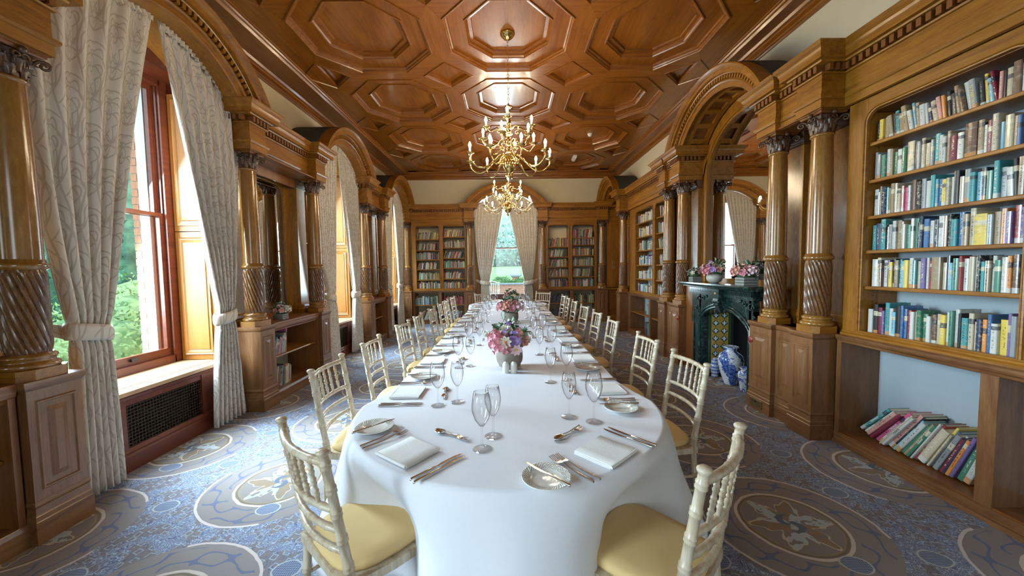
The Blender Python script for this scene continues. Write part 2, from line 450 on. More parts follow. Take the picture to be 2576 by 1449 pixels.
class M:
    def __init__(s, fr=None, xf=None): s.v = []; s.f = []; s.uv = []; s.fr = fr or WORLD; s.xf = xf; s.smooth = []
    def add(s, vs, fs, smooth=False, uv=None):
        b = len(s.v)
        for p in vs:
            p = Vector(p)
            if s.xf is not None: p = s.xf @ p
            s.v.append(s.fr(p.x, p.y, p.z))
        for f in fs:
            g = [b + i for i in f]
            if s.fr.flip: g.reverse()
            s.f.append(g); s.smooth.append(smooth)
        if uv is not None: s.uv += list(uv)
        return s
    def box(s, x0, x1, y0, y1, z0, z1):
        x0, x1 = min(x0, x1), max(x0, x1); y0, y1 = min(y0, y1), max(y0, y1); z0, z1 = min(z0, z1), max(z0, z1)
        return s.add([(x0, y0, z0), (x1, y0, z0), (x1, y1, z0), (x0, y1, z0), (x0, y0, z1), (x1, y0, z1), (x1, y1, z1), (x0, y1, z1)],
                     [(3, 2, 1, 0), (4, 5, 6, 7), (0, 1, 5, 4), (1, 2, 6, 5), (2, 3, 7, 6), (3, 0, 4, 7)])
    def loft(s, rings, closed=True, caps=True, smooth=False, uvs=None):
        n = len(rings[0]); vs = [p for r in rings for p in r]; fs = []
        for i in range(len(rings) - 1):
            for j in range(n if closed else n - 1):
                k = (j + 1) % n
                fs.append((i * n + j, i * n + k, (i + 1) * n + k, (i + 1) * n + j))
        s.add(vs, fs, smooth, uvs)
        if caps and closed:
            s.add(rings[0], [tuple(range(n))[::-1]]); s.add(rings[-1], [tuple(range(n))])
            if uvs is not None: s.uv += [(0, 0)] * (2 * n)
        return s
    def lathe(s, prof, n=16, c=(0, 0, 0), smooth=True, caps=True, ax=None, a0=0):
        rings = []
        for r, z in prof:
            rg = []
            for k in range(n):
                t = a0 + 2 * PI * k / n; p = Vector((r * math.cos(t), r * math.sin(t), z))
                if ax is not None: p = ax @ p
                rg.append(p + Vector(c))
            rings.append(rg)
        return s.loft(rings, True, caps, smooth)
    def tube(s, pts, rad, n=8, smooth=True):
        pts = [Vector(p) for p in pts]; rings = []; up = None
        for i, p in enumerate(pts):
            t = (pts[min(i + 1, len(pts) - 1)] - pts[max(i - 1, 0)])
            if t.length < 1e-9: t = Vector((0, 0, 1))
            t.normalize()
            if up is None:
                up = Vector((0, 0, 1)) if abs(t.z) < 0.9 else Vector((1, 0, 0))
            a = t.cross(up).normalized(); b = a.cross(t).normalized(); up = b
            r = rad[i] if isinstance(rad, (list, tuple)) else rad
            rings.append([p + (a * math.cos(2 * PI * k / n) + b * math.sin(2 * PI * k / n)) * r for k in range(n)])
        return s.loft(rings, True, True, smooth)
    def prism(s, poly, z0, z1, axis='z'):
        def P(u, w, h): return {'z': (u, w, h), 'y': (u, h, w), 'x': (h, u, w)}[axis]
        n = len(poly); a = [P(u, w, z0) for u, w in poly]; b = [P(u, w, z1) for u, w in poly]
        return s.loft([a, b], True, True)
    def sweep(s, path, prof, close=False):
        """path [(s,d)], prof [(out, z)] bottom to top; out is to the right hand of the path's travel in (s,d) with s>right"""
        n = len(path); rings = []
        def nrm(a, b):
            t = Vector((b[0] - a[0], b[1] - a[1])); t.normalize(); return Vector((t.y, -t.x))
        for i in range(n):
            if close: n1 = nrm(path[i - 1], path[i]); n2 = nrm(path[i], path[(i + 1) % n])
            else:
                n1 = nrm(path[max(i - 1, 0)], path[max(i, 1)]); n2 = nrm(path[min(i, n - 2)], path[min(i + 1, n - 1)])
            m = n1 + n2
            if m.length < 1e-6: m = n1
            m = m / max(0.2, m.dot(n1))
            rings.append([(path[i][0] + m.x * o, path[i][1] + m.y * o, z) for o, z in prof])
        if close: rings.append(rings[0])
        s.loft(rings, True, not close)
        return s
    def arc(s, cs, cz, a0, a1, prof, n=28, closed=True, smooth=False):
        """profile [(radius, d)] swept round (cs,cz) in the plane of the wall"""
        rings = []
        for k in range(n + 1):
            t = a0 + (a1 - a0) * k / n
            rings.append([(cs + r * math.cos(t), d, cz + r * math.sin(t)) for r, d in prof])
        return s.loft(rings, closed, closed, smooth)
    def build(s, name, mat, parent=None, bevel=0.0, kind=None):
        me = bpy.data.meshes.new(name)
        off = Vector((0, 0, 0))
        if parent is not None and s.fr is not None and not getattr(s, 'local', False):
            p = parent
            while p is not None: off += p.location; p = p.parent
        me.from_pydata([v - off for v in s.v], [], s.f)
        if any(s.smooth): me.polygons.foreach_set('use_smooth', s.smooth)
        if s.uv:
            uvl = me.uv_layers.new(name='UVMap')
            for l in me.loops: uvl.data[l.index].uv = s.uv[l.vertex_index]
        me.materials.append(MT[mat] if isinstance(mat, str) else mat)
        me.update()
        o = bpy.data.objects.new(name, me); COL.objects.link(o)
        if parent is not None: o.parent = parent
        if bevel:
            b = o.modifiers.new('edge', 'BEVEL'); b.width = bevel; b.segments = 2; b.limit_method = 'ANGLE'
        if kind: o['kind'] = kind
        return o
def ML(): m = M(); m.local = True; return m

def thing(name, label, cat, loc=(0, 0, 0), rotz=0.0, group=None, kind=None):
    o = bpy.data.objects.new(name, None); COL.objects.link(o)
    o.location = loc; o.rotation_euler = (0, 0, rotz); o.empty_display_size = 0.1
    if label: o['label'] = label
    if cat: o['category'] = cat
    if group: o['group'] = group
    if kind: o['kind'] = kind
    return o
def struct(name, loc=(0, 0, 0)): return thing(name, None, None, loc, kind='structure')
def dup(root, loc=None, rotz=None, label=None, group=None, cat=None):
    r = root.copy(); COL.objects.link(r)
    if loc is not None: r.location = loc
    if rotz is not None: r.rotation_euler = (0, 0, rotz)
    if label: r['label'] = label
    if group: r['group'] = group
    if cat: r['category'] = cat
    for ch in list(root.children):
        c = ch.copy(); COL.objects.link(c); c.parent = r
        for g in list(ch.children):
            d = g.copy(); COL.objects.link(d); d.parent = c
    return r
def share(o, parent, loc=(0, 0, 0), rot=None, scale=None, name=None):
    """another object on the same mesh, as a child"""
    c = o.copy(); COL.objects.link(c); c.parent = parent; c.location = loc
    if rot is not None: c.rotation_euler = rot
    if scale is not None: c.scale = scale
    if name: c.name = name
    return c
ORD = ['first', 'second', 'third', 'fourth', 'fifth', 'sixth', 'seventh', 'eighth', 'ninth', 'tenth', 'eleventh', 'twelfth',
       'thirteenth', 'fourteenth', 'fifteenth', 'sixteenth', 'seventeenth', 'eighteenth', 'nineteenth', 'twentieth']
def ordinal(i):
    if i < 20: return ORD[i]
    t = {20: 'twenty', 30: 'thirty', 40: 'forty'}[(i + 1) // 10 * 10]
    u = (i + 1) % 10
    return (t[:-1] + 'ieth') if u == 0 else t + '-' + ORD[u - 1]

# profiles (out, z)
ENT_ARCH = [(0, 2.72), (0.0, 2.78), (0.012, 2.785), (0.02, 2.80), (0.02, 2.815), (-0.03, 2.815), (-0.03, 2.72)]
ENT_FRZ = [(-0.005, 2.815), (-0.005, 2.975), (-0.08, 2.975), (-0.08, 2.815)]
ENT_BED = [(-0.02, 2.972), (0.012, 2.975), (0.014, 2.988), (-0.02, 2.990), (-0.02, 3.045), (-0.08, 3.045), (-0.08, 2.975)]
ENT_COR = [(-0.02, 3.045), (0.045, 3.048), (0.05, 3.06), (0.085, 3.06), (0.085, 3.10), (0.092, 3.11), (0.097, 3.128), (0.115, 3.145), (0.128, 3.16), (0.128, 3.172), (-0.10, 3.172), (-0.10, 3.045)]

def entablature(fr, path, label_no, dentils, loc, wy='oak_y', zoff=0):
    """path in (s,d); dentils: list of (s0,s1,d) runs on faces parallel to the wall"""
    t = struct('trim_%d' % label_no, loc)
    M(fr).sweep(path, ENT_ARCH).build('architrave', wy, t)
    M(fr).sweep(path, ENT_FRZ).build('frieze', wy, t)
    M(fr).sweep(path, ENT_BED).build('bed_moulding', wy, t)
    M(fr).sweep(path, ENT_COR).build('cornice', wy, t)
    base = None
    for run in dentils:
        if len(run) == 3: (s0, s1, d) = run; axis = 's'
        else: (s0, s1, d, axis) = run
        n = max(1, int(round(abs(s1 - s0) / 0.056)))
        for k in range(n):
            q = s0 + (s1 - s0) * (k + 0.5) / n
            if axis == 's': P = fr(q, d - 0.015, 3.0)
            else: P = fr(d, q, 3.0)          # d is the s position, q the depth
            if base is None:
                m = ML().box(-0.015, 0.015, -0.022, 0.040, -0.008, 0.042); base = m.build('dentil', 'brown_oak_z', t); o = base
            else: o = share(base, t)
            o.location = P - Vector(loc)
            o.rotation_euler = (0, 0, fr.rot() + (PI / 2 if axis != 's' else 0))
    return t

# ------------------------------------------------------------------ the shell of the room
YB = -3.2                       # rear of the modelled room
XWL, XWR, YWE = -3.13, 3.05, 10.27
floor = M().box(-3.4, 3.3, YB, 10.6, -0.05, 0).build('floor', 'patterned_carpet'); floor['kind'] = 'structure'

def wall_with_holes(name, fr, s0, s1, d0, d1, z0, z1, holes, mat):
    """solid boxes round rectangular holes [(a,b,za,zb)]"""
    m = M(fr); holes = sorted(holes); c = s0
    for a, b, za, zb in holes:
        if a > c: m.box(c, a, d0, d1, z0, z1)
        if za > z0: m.box(a, b, d0, d1, z0, za)
        if zb < z1: m.box(a, b, d0, d1, zb, z1)
        c = b
    if s1 > c: m.box(c, s1, d0, d1, z0, z1)
    o = m.build(name, mat); o['kind'] = 'structure'; return o
WIN_L = [(2.32, 3.72), (5.44, 6.82), (8.28, 9.66)]
wall_with_holes('wall_left', FL, YB, 10.6, 0.55, 0.95, 0, 4.4, [(-1.7, -0.1, 0.6, 3.4)] + [(a, b, 0.56, 3.4) for a, b in WIN_L], 'cream_plaster')  # the first hole is an unseen opening added to let light in
wall_with_holes('wall_right', FR, YB, 10.6, 0.55, 0.80, 0, 4.4, [(3.98, 5.12, -0.1, 1.1)], 'cream_plaster')
wall_with_holes('wall_far', FE, -3.4, 3.3, 0.50, 0.85, 0, 4.4, [(-0.72, 0.66, 0.56, 3.4)], 'cream_plaster')
wall_with_holes('wall_rear', Frame((0, YB, 0), (1, 0, 0), (0, -1, 0)), -3.4, 3.3, 0.0, 0.3, 0, 4.4, [(-0.8, 0.8, 0.9, 3.1)], 'cream_plaster')  # unseen opening added so light comes in from the rear

# coffered oak ceiling
CZ0 = 4.10
CX0, CPX, CPY, CY1 = 0.04, 1.64, 1.67, 4.33
ceil = struct('ceiling', (0, 0, CZ0))
M().box(-3.4, 3.3, YB - 0.3, 10.6, 4.34, 4.40).build('ceiling_board', 'cream_plaster', ceil)
def octa(ax, ay, c=0.30):
    cx, cy = ax - 0.41, ay - 0.43
    return [(ax, -cy), (ax, cy), (cx, ay), (-cx, ay), (-ax, cy), (-ax, -cy), (-cx, -ay), (cx, -ay)]
def oct_off(o):
    ax, ay = 0.71 - o, 0.74 - o; k = o * 0.4142
    cx, cy = 0.30 - k, 0.31 - k
    return [(ax, -cy), (ax, cy), (cx, ay), (-cx, ay), (-ax, cy), (-ax, -cy), (-cx, -ay), (cx, -ay)]
def ring_mesh(m, steps, shape, pieces=None):
    """steps [(offset, z)]: lofts the shape's loops"""
    rings = [[(x, y, z) for x, y in shape(o)] for o, z in steps]
    m.loft(rings, True, False)
# the prototype cell: beams, mouldings and panels
cell_objs = {}
m = ML(); ring_mesh(m, [(0, 0.0), (0, -0.012), (0.012, -0.012), (0.018, 0.0), (0.028, 0.006), (0.034, 0.022), (0.05, 0.028), (0.056, 0.05)], oct_off)
cell_objs['outer_moulding'] = (m, 'ceiling_oak_x')
m = ML(); ring_mesh(m, [(0.056, 0.05), (0.225, 0.05)], oct_off); cell_objs['flat_ring'] = (m, 'ceiling_oak_y')
m = ML(); ring_mesh(m, [(0.225, 0.05), (0.225, 0.038), (0.237, 0.038), (0.243, 0.05), (0.256, 0.062), (0.262, 0.085), (0.30, 0.090), (0.305, 0.11)], oct_off)
cell_objs['inner_moulding'] = (m, 'ceiling_oak_x')
m = ML(); m.add([(x, y, 0.11) for x, y in oct_off(0.305)], [tuple(range(8))[::-1]]); cell_objs['coffer_panel'] = (m, 'ceiling_oak_y')
proto_cell = None
def beam_quads():
    Q = []
    hx, hy = CPX / 2, CPY / 2
    for sx in (1, -1):
        for sy in (1, -1):
            def P(x, y): return (sx * x, sy * y, 0.0)
            q3 = [[P(0.71, 0), P(hx, 0), P(hx, 0.505), P(0.71, 0.31)], [P(0.71, 0.31), P(hx, 0.505), P(0.49, hy), P(0.30, 0.74)], [P(0.30, 0.74), P(0.49, hy), P(0, hy), P(0, 0.74)]]
            Q.append(q3)
    return Q
rows = [CY1 + CPY * k for k in range(-4, 4)]
protoP = {}
for j, cy in enumerate(rows):
    for i in (-1, 0, 1):
        cx = CX0 + i * CPX
        cof = thing('coffer', None, None, (cx, cy, 0)); cof.parent = ceil
        if not protoP:
            for nm, (mm, mt) in cell_objs.items(): protoP[nm] = mm.build(nm, mt, cof)
            beams = []
            for q3 in beam_quads():
                for kk, q in enumerate(q3):
                    # a real board: the quad with a little thickness, a hair smaller so the mitres read
                    c = Vector((sum(p[0] for p in q) / 4, sum(p[1] for p in q) / 4, 0))
                    qs = [(c.x + (p[0] - c.x) * 0.997, c.y + (p[1] - c.y) * 0.997, 0) for p in q]
                    b = ML().loft([[(x, y, 0.0) for x, y, _ in qs], [(x, y, 0.05) for x, y, _ in qs]]).build('beam_board', ('ceiling_oak_y', 'ceiling_oak_x', 'ceiling_oak_x')[kk], cof)
                    beams.append(b)
        else:
            for nm, o in protoP.items(): share(o, cof)
            for b in beams: share(b, cof)
# lozenge coffers between the octagons
def loz(o):
    a, b = 0.33 - o * 1.42, 0.33 - o * 1.42
    return [(a, 0), (0, b), (-a, 0), (0, -b)]
pl = None
for j in range(len(rows) - 1):
    for i in (-1.5, -0.5, 0.5, 1.5):
        l = thing('lozenge_coffer', None, None, (CX0 + i * CPX, rows[j] + CPY / 2, 0)); l.parent = ceil
        if pl is None:
            m = ML(); ring_mesh(m, [(0, 0.0), (0, -0.01), (0.012, -0.01), (0.018, 0.004), (0.03, 0.02), (0.036, 0.06)], loz)
            pl = [m.build('lozenge_moulding', 'ceiling_oak_x', l)]
            pl.append(ML().add([(x, y, 0.06) for x, y in loz(0.036)], [(3, 2, 1, 0)]).build('coffer_panel', 'ceiling_oak_y', l))
        else:
            for o in pl: share(o, l)
# plain boards and mouldings round the coffered field
def run(name, mat, prof, x=None, y=None, sgn=1, a=YB, b=10.12):
    m = M()
    if x is not None: m.loft([[(x + sgn * o, a, z) for o, z in prof], [(x + sgn * o, b, z) for o, z in prof]])
    else: m.loft([[(a, y + sgn * o, z) for o, z in prof], [(b, y + sgn * o, z) for o, z in prof]])
    return m.build(name, mat, ceil)
for sgn, xw, xf in ((1, XWL, CX0 - 1.5 * CPX), (-1, XWR, CX0 + 1.5 * CPX)):
    w = abs(xf - xw)
    run('border_board', 'ceiling_oak_y', [(w - 0.24, 4.10), (w + 0.005, 4.10), (w + 0.005, 4.14), (w - 0.24, 4.14)], x=xw, sgn=sgn)
    run('inner_cornice', 'ceiling_oak_y', [(w - 0.24, 4.10), (w - 0.245, 4.088), (w - 0.26, 4.085), (w - 0.27, 4.07), (w - 0.285, 4.06), (w - 0.30, 4.035), (w - 0.31, 4.035), (w - 0.31, 4.2), (w - 0.2, 4.2), (w - 0.2, 4.14)], x=xw, sgn=sgn)
    run('cove_board', 'brown_oak_y', [(0.13, 4.03), (w - 0.31, 4.035), (w - 0.31, 4.06), (0.13, 4.06)], x=xw, sgn=sgn)
    run('wall_cornice', 'ceiling_oak_y', [(0, 3.93), (0.02, 3.93), (0.03, 3.945), (0.045, 3.95), (0.05, 3.965), (0.08, 3.985), (0.085, 4.0), (0.115, 4.005), (0.13, 4.03), (0.13, 4.1), (0, 4.1)], x=xw, sgn=sgn)
run('end_cornice', 'ceiling_oak_x', [(0, 3.91), (0.02, 3.91), (0.03, 3.935), (0.045, 3.94), (0.05, 3.965), (0.075, 3.99), (0.08, 4.01), (0.105, 4.02), (0.115, 4.05), (0.14, 4.07), (0.145, 4.10), (0.26, 4.10), (0.26, 4.14), (0, 4.14)], y=YWE, sgn=-1, a=XWL, b=XWR)

# ------------------------------------------------------------------ entablatures
entablature(FL, [(-3.0, .12), (1.95, .12), (1.95, 0), (2.21, 0), (2.21, .5)], 1, [(0.9, 1.95, .12), (1.95, 2.21, 0)], (XL, 1.5, 0))
entablature(FL, [(3.81, .5), (3.81, 0), (4.07, 0), (4.07, .12), (5.09, .12), (5.09, 0), (5.35, 0), (5.35, .5)], 2,
            [(3.81, 4.07, 0), (4.09, 5.07, .12), (5.09, 5.35, 0), (0.02, .2, 3.81 - .015, 'd')], (XL, 4.5, 0))
entablature(FL, [(6.90, .5), (6.90, 0), (7.16, 0), (7.16, .12), (7.87, .12), (7.87, 0), (8.13, 0), (8.13, .5)], 3,
            [(6.90, 7.16, 0), (7.18, 7.85, .12), (7.87, 8.13, 0), (0.02, .2, 6.90 - .015, 'd')], (XL, 7.5, 0))
entablature(FE, [(-2.83, .3), (-2.83, 0), (-2.57, 0), (-2.57, .12), (-1.15, .12), (-1.15, 0), (-.89, 0), (-.89, .45)], 4,
            [(-2.55, -1.17, .12), (-1.15, -.89, 0)], (-1.9, YE, 0), 'oak_x')
entablature(FE, [(.80, .45), (.80, 0), (1.06, 0), (1.06, .12), (2.39, .12), (2.39, 0), (2.65, 0), (2.65, .10), (3.05, .10)], 5,
            [(.80, 1.06, 0), (1.08, 2.37, .12), (2.39, 2.65, 0), (2.67, 3.03, .10)], (1.9, YE, 0), 'oak_x')
entablature(FR, [(-3.0, .19), (2.97, .19), (2.97, 0), (3.23, 0), (3.23, .05), (3.47, .05), (3.47, 0), (3.73, 0), (3.73, .5)], 6,
            [(0.9, 2.95, .19), (2.97, 3.23, 0), (3.25, 3.45, .05), (3.47, 3.73, 0), (.02, .17, 2.97 - .015, 'd')], (XR, 2.5, 0))
entablature(FR, [(5.40, .5), (5.40, 0), (5.66, 0), (5.66, .05), (5.89, .05), (5.89, 0), (6.15, 0), (6.15, .19), (8.27, .19), (8.27, 0), (8.53, 0), (8.53, .5)], 7,
            [(5.40, 5.66, 0), (5.68, 5.87, .05), (5.89, 6.15, 0), (6.17, 8.25, .19), (8.27, 8.53, 0), (0.02, .30, 5.40 - .015, 'd')], (XR, 6.9, 0))

# ------------------------------------------------------------------ arches over the bays
trim_no = [8]
def arch(fr, c, half, rise, back, loc, coffered=False, wood_='oak_y'):
    n = trim_no[0]; trim_no[0] += 1
    t = struct('trim_%d' % n, loc)
    R = (half * half + rise * rise) / (2 * rise); cz = 3.165 + rise - R
    al = math.asin(half / R); a0, a1 = PI / 2 - al, PI / 2 + al
    M(fr).arc(c, cz, a0, a1, [(R, .12), (R, -.125), (R - .012, -.128), (R - .03, -.112), (R - .045, -.095), (R - .052, -.082), (R - .09, -.082), (R - .09, -.045), (R - .10, -.04), (R - .10, .12)], 36).build('arch_cornice', wood_, t)
    M(fr).arc(c, cz, a0 + .0, a1, [(R - .10, .12), (R - .10, -.012), (R - .152, -.012), (R - .152, .12)], 36).build('dentil_band', 'brown_oak_z', t)
    M(fr).arc(c, cz, a0, a1, [(R - .150, .12), (R - .150, -.022), (R - .165, -.028), (R - .178, -.018), (R - .185, 0), (R - .225, 0), (R - .235, .012), (R - .235, .12)], 36).build('archivolt', wood_, t)
    M(fr).arc(c, cz, a0, a1, [(R + .008, .03), (R + .008, back + .02), (R - .004, back + .02), (R - .004, .03)], 36, smooth=False).build('vault_covering', 'vault_felt', t)
    nd = int(2 * al * (R - .125) / 0.052); base = None
    for k in range(nd):
        a = a0 + (a1 - a0) * (k + .5) / nd
        P = fr(c + (R - .146) * math.cos(a), -.012, cz + (R - .146) * math.sin(a))
        if base is None: base = ML().box(-.015, .015, -.03, 0, 0, .042).build('dentil', wood_, t); o = base
        else: o = share(base, t)
        o.location = P - Vector(loc)
        # z up along the radius
        rad = (fr.a * math.cos(a) + Vector((0, 0, 1)) * math.sin(a)); ny = fr.n; tx = ny.cross(rad)
        o.rotation_euler = Matrix((tx, ny, rad)).transposed().to_euler()
    # soffit
    ri = R - .235
    if not coffered:
        M(fr).arc(c, cz, a0, a1, [(ri, .01), (ri, back), (ri + .02, back), (ri + .02, .01)], 30).build('soffit', wood_, t)
    else:
        # soffit with sunk square panels
        M(fr).arc(c, cz, a0, a1, [(ri + .03, .01), (ri + .03, back), (ri + .045, back), (ri + .045, .01)], 36).build('soffit', 'brown_oak_y', t)
        for d0, d1 in ((.01, .07), (back - .06, back)):
            M(fr).arc(c, cz, a0, a1, [(ri, d0), (ri, d1), (ri + .035, d1), (ri + .035, d0)], 36).build('soffit_rail', wood_, t)
        np_ = 9
        for k in range(np_ + 1):
            a = a0 + (a1 - a0) * k / np_
            M(fr).arc(c, cz, a - .035, a + .035, [(ri, .07), (ri, back - .06), (ri + .035, back - .06), (ri + .035, .07)], 3).build('soffit_rail', wood_, t)
    return t, R, cz
arch(FL, 3.01, .97, .55, .55, (XL, 3.01, 3.16))
arch(FL, 6.125, .95, .55, .55, (XL, 6.1, 3.16))
arch(FL, 8.95, .97, .52, .55, (XL, 8.9, 3.16))
arch(FE, -.045, 1.07, .54, .50, (0, YE, 3.16), wood_='oak_x')
arch(FR, 4.565, 1.06, .60, .36, (XR, 4.56, 3.16), coffered=True)
arch(FR, 9.15, .80, .50, .50, (XR, 9.15, 3.16), coffered=True)

# ------------------------------------------------------------------ columns
def column_proto():
    t = thing('column', '', 'column', (0, 0, 0), 0, 'polished columns with spiral-carved bases')
    t['kind'] = 'thing'
    def oct_(a, c): return [(a, -c), (a, c), (c, a), (-c, a), (-a, c), (-a, -c), (-c, -a), (c, -a)]
    ML().prism(oct_(.118, .070), 0, .058).build('plinth', 'oak_x', t)
    ML().lathe([(.112, .058), (.118, .066), (.118, .078), (.112, .088), (.100, .092), (.098, .100), (.103, .112), (.108, .118), (.106, .128), (.098, .134), (.092, .140)], 32).build('base_moulding', 'column_wood', t)
    # spiral fluted lower shaft
    rings = []; nf = 20; n = nf * 4
    for k in range(25):
        z = .138 + (.610 - .138) * k / 24; tw = -k / 24 * 1.5
        e = min(1, k / 1.5, (24 - k) / 1.5); rg = []
        for j in range(n):
            th = 2 * PI * j / n; ph = (j % 4) / 4.0
            rg.append(((.0845 + e * .0085 * abs(math.sin(PI * ph)) ** .7) * math.cos(th + tw), (.0845 + e * .0085 * abs(math.sin(PI * ph)) ** .7) * math.sin(th + tw), z))
        rings.append(rg)
    ML().loft(rings, True, False, False).build('spiral_shaft', 'spiral_wood', t)
    ML().lathe([(.088, .606), (.098, .612), (.103, .622), (.103, .634), (.098, .642), (.092, .646), (.090, .660), (.086, .664)], 32).build('band', 'column_wood', t)
    ML().lathe([(.0855, .66), (.0850, .9), (.0825, 1.2), (.078, 1.45), (.0735, 1.625)], 32).build('shaft', 'column_wood', t)
    ML().lathe([(.0735, 1.622), (.082, 1.628), (.085, 1.636), (.082, 1.644), (.074, 1.648)], 32).build('astragal', 'column_wood', t)
    # carved leafy capital: bell, two rows of acanthus leaves, corner volutes, moulded abacus
    cap = ML().lathe([(.070, 1.645), (.070, 1.70), (.078, 1.75), (.095, 1.785)], 20).build('capital', 'carved_wood', t)
    def leaf(m, th, r0, z0, h, w, curl):
        cs, sn = math.cos(th), math.sin(th); rings = []
        for k in range(7):
            u = k / 6; z = z0 + h * math.sin(u * 1.9) / math.sin(1.57) ; r = r0 + .006 + curl * u ** 2.2; ww = w * (math.sin(PI * (u * .8 + .2)) ** .6) * (1 - .25 * (k % 2))
            rg = []
            for q, dr in ((-1, -.004), (-.5, .004), (0, .011), (.5, .004), (1, -.004)):
                rr = r + dr; tt = q * ww
                rg.append((rr * cs - tt * sn, rr * sn + tt * cs, z))
            rings.append(rg)
        m.loft(rings, False, False, True)
    m = ML()
    for k in range(8): leaf(m, 2 * PI * (k + .5) / 8, .070, 1.648, .058, .026, .030)
    for k in range(8): leaf(m, 2 * PI * k / 8, .072, 1.675, .068, .028, .045)
    for k in range(16): leaf(m, 2 * PI * (k + .5) / 16, .076, 1.70, .055, .012, .030)
    m.build('acanthus_leaves', 'carved_wood', t)
    m = ML()
    for k in range(4):
        th = PI / 4 + k * PI / 2; dx, dy = math.cos(th), math.sin(th)
        pts = []
        for q in range(6): u = q / 5; pts.append((.075 + .055 * u, 1.70 + .075 * math.sin(u * 1.7)))
        for q in range(14):
            a = PI / 2 - q * .62; rr = .026 - .0016 * q; pts.append((.140 + rr * math.cos(a), 1.752 + rr * math.sin(a)))
        m.tube([(r * dx, r * dy, z) for r, z in pts], [.010] * 6 + [.0095 - .0003 * q for q in range(14)], 6)
        for side in (-1, 1):   # inner helices
            pts = []
            for q in range(10):
                a = -.6 + q * .62; rr = .020 - .0014 * q; pts.append((.016 + rr * math.cos(a), 1.762 + rr * math.sin(a)))
            th2 = k * PI / 2; ex, ey = math.cos(th2), math.sin(th2)
            m.tube([(.095 * ex - side * s_ * ey, .095 * ey + side * s_ * ex, z) for s_, z in pts], .0062, 5)
        th2 = k * PI / 2
        m.lathe([(.004, -.012), (.018, -.010), (.022, 0), (.012, .010), (.003, .014)], 8, (.112 * math.cos(th2), .112 * math.sin(th2), 1.792), ax=Matrix.Rotation(th2, 3, 'Z') @ Matrix.Rotation(PI / 2, 3, 'Y'))
    m.build('volutes', 'carved_wood', t)
    def abac(a):
        pts = []
        for k in range(4):
            th = PI / 4 + k * PI / 2
            for j in range(5):
                u = j / 5; p0 = Vector((math.cos(th), math.sin(th))) * a * 1.38; p1 = Vector((math.cos(th + PI / 2), math.sin(th + PI / 2))) * a * 1.38
                p = p0.lerp(p1, u); p *= 1 - .10 * math.sin(PI * u); pts.append((p.x, p.y))
        return pts
    m = ML(); m.loft([[(x, y, z) for x, y in abac(a)] for a, z in ((.104, 1.790), (.110, 1.797), (.110, 1.806), (.122, 1.812), (.122, 1.822))]); m.build('abacus', 'brown_oak_x', t)
    return t
colp = column_proto()
COLS = [(FL, 2.08, 'glossy wooden column at left edge beside the nearest curtained window'),
        (FL, 3.94, 'glossy wooden column left of the wall mirror between first and second window'),
        (FL, 5.22, 'glossy wooden column right of the wall mirror, before the second window'),
        (FL, 7.03, 'glossy wooden column just beyond the second left window'),
        (FL, 8.00, 'glossy wooden column just before the farthest left window'),
        (FR, 3.10, 'thickest-looking glossy column beside the nearest right bookcase'),
        (FR, 3.60, 'glossy column between the mantelpiece and the thickest right-hand column'),
        (FR, 5.53, 'glossy column at the far side of the overmantel mirror'),
        (FR, 6.02, 'glossy column overlapping the far right bookcase, beside the mirror column'),
        (FR, 8.40, 'slim far column at the end of the right bookcase, by the corner panel')]
for k, (fr, s, lab) in enumerate(COLS):
    P = fr(s, .13, .90)
    if k == 0: colp.location = P; colp['label'] = lab
    else: dup(colp, P, 0, lab)
for s, lab in ((-2.70, 'small column in the far left corner beside the end bookcase'), (-1.02, 'small column left of the curtained end window'),
               (.93, 'small column right of the curtained end window'), (2.52, 'small column right of the end-wall bookcase on the right')):
    dup(colp, FE(s, .13, .90), 0, lab)

# pilasters behind the columns
def pilaster(fr, s, lab, w=.10):
    t = thing('pilaster', lab, 'pilaster', fr(s, .32, .90), 0, 'flat pilasters behind the columns')
    mm = 'oak_z'
    M(fr).box(s - w, s + w, .30, .50, .90, 2.72).build('pilaster_shaft', 'column_wood', t)
    M(fr).sweep([(s - w, .50), (s - w, .30), (s + w, .30), (s + w, .50)], [(0, .90), (.03, .90), (.03, .955), (.018, .965), (.024, .985), (.018, 1.01), (.004, 1.03), (0, 1.04)]).build('pilaster_base', mm, t)
    M(fr).sweep([(s - w, .50), (s - w, .30), (s + w, .30), (s + w, .50)], [(0, 2.60), (.012, 2.61), (.012, 2.63), (.02, 2.66), (.03, 2.70), (.03, 2.72), (0, 2.72)]).build('pilaster_cap', 'carved_wood', t)
for fr, s, lab, *_ in COLS: pilaster(fr, s, 'flat pilaster behind the ' + lab.replace('glossy ', '').split(',')[0])

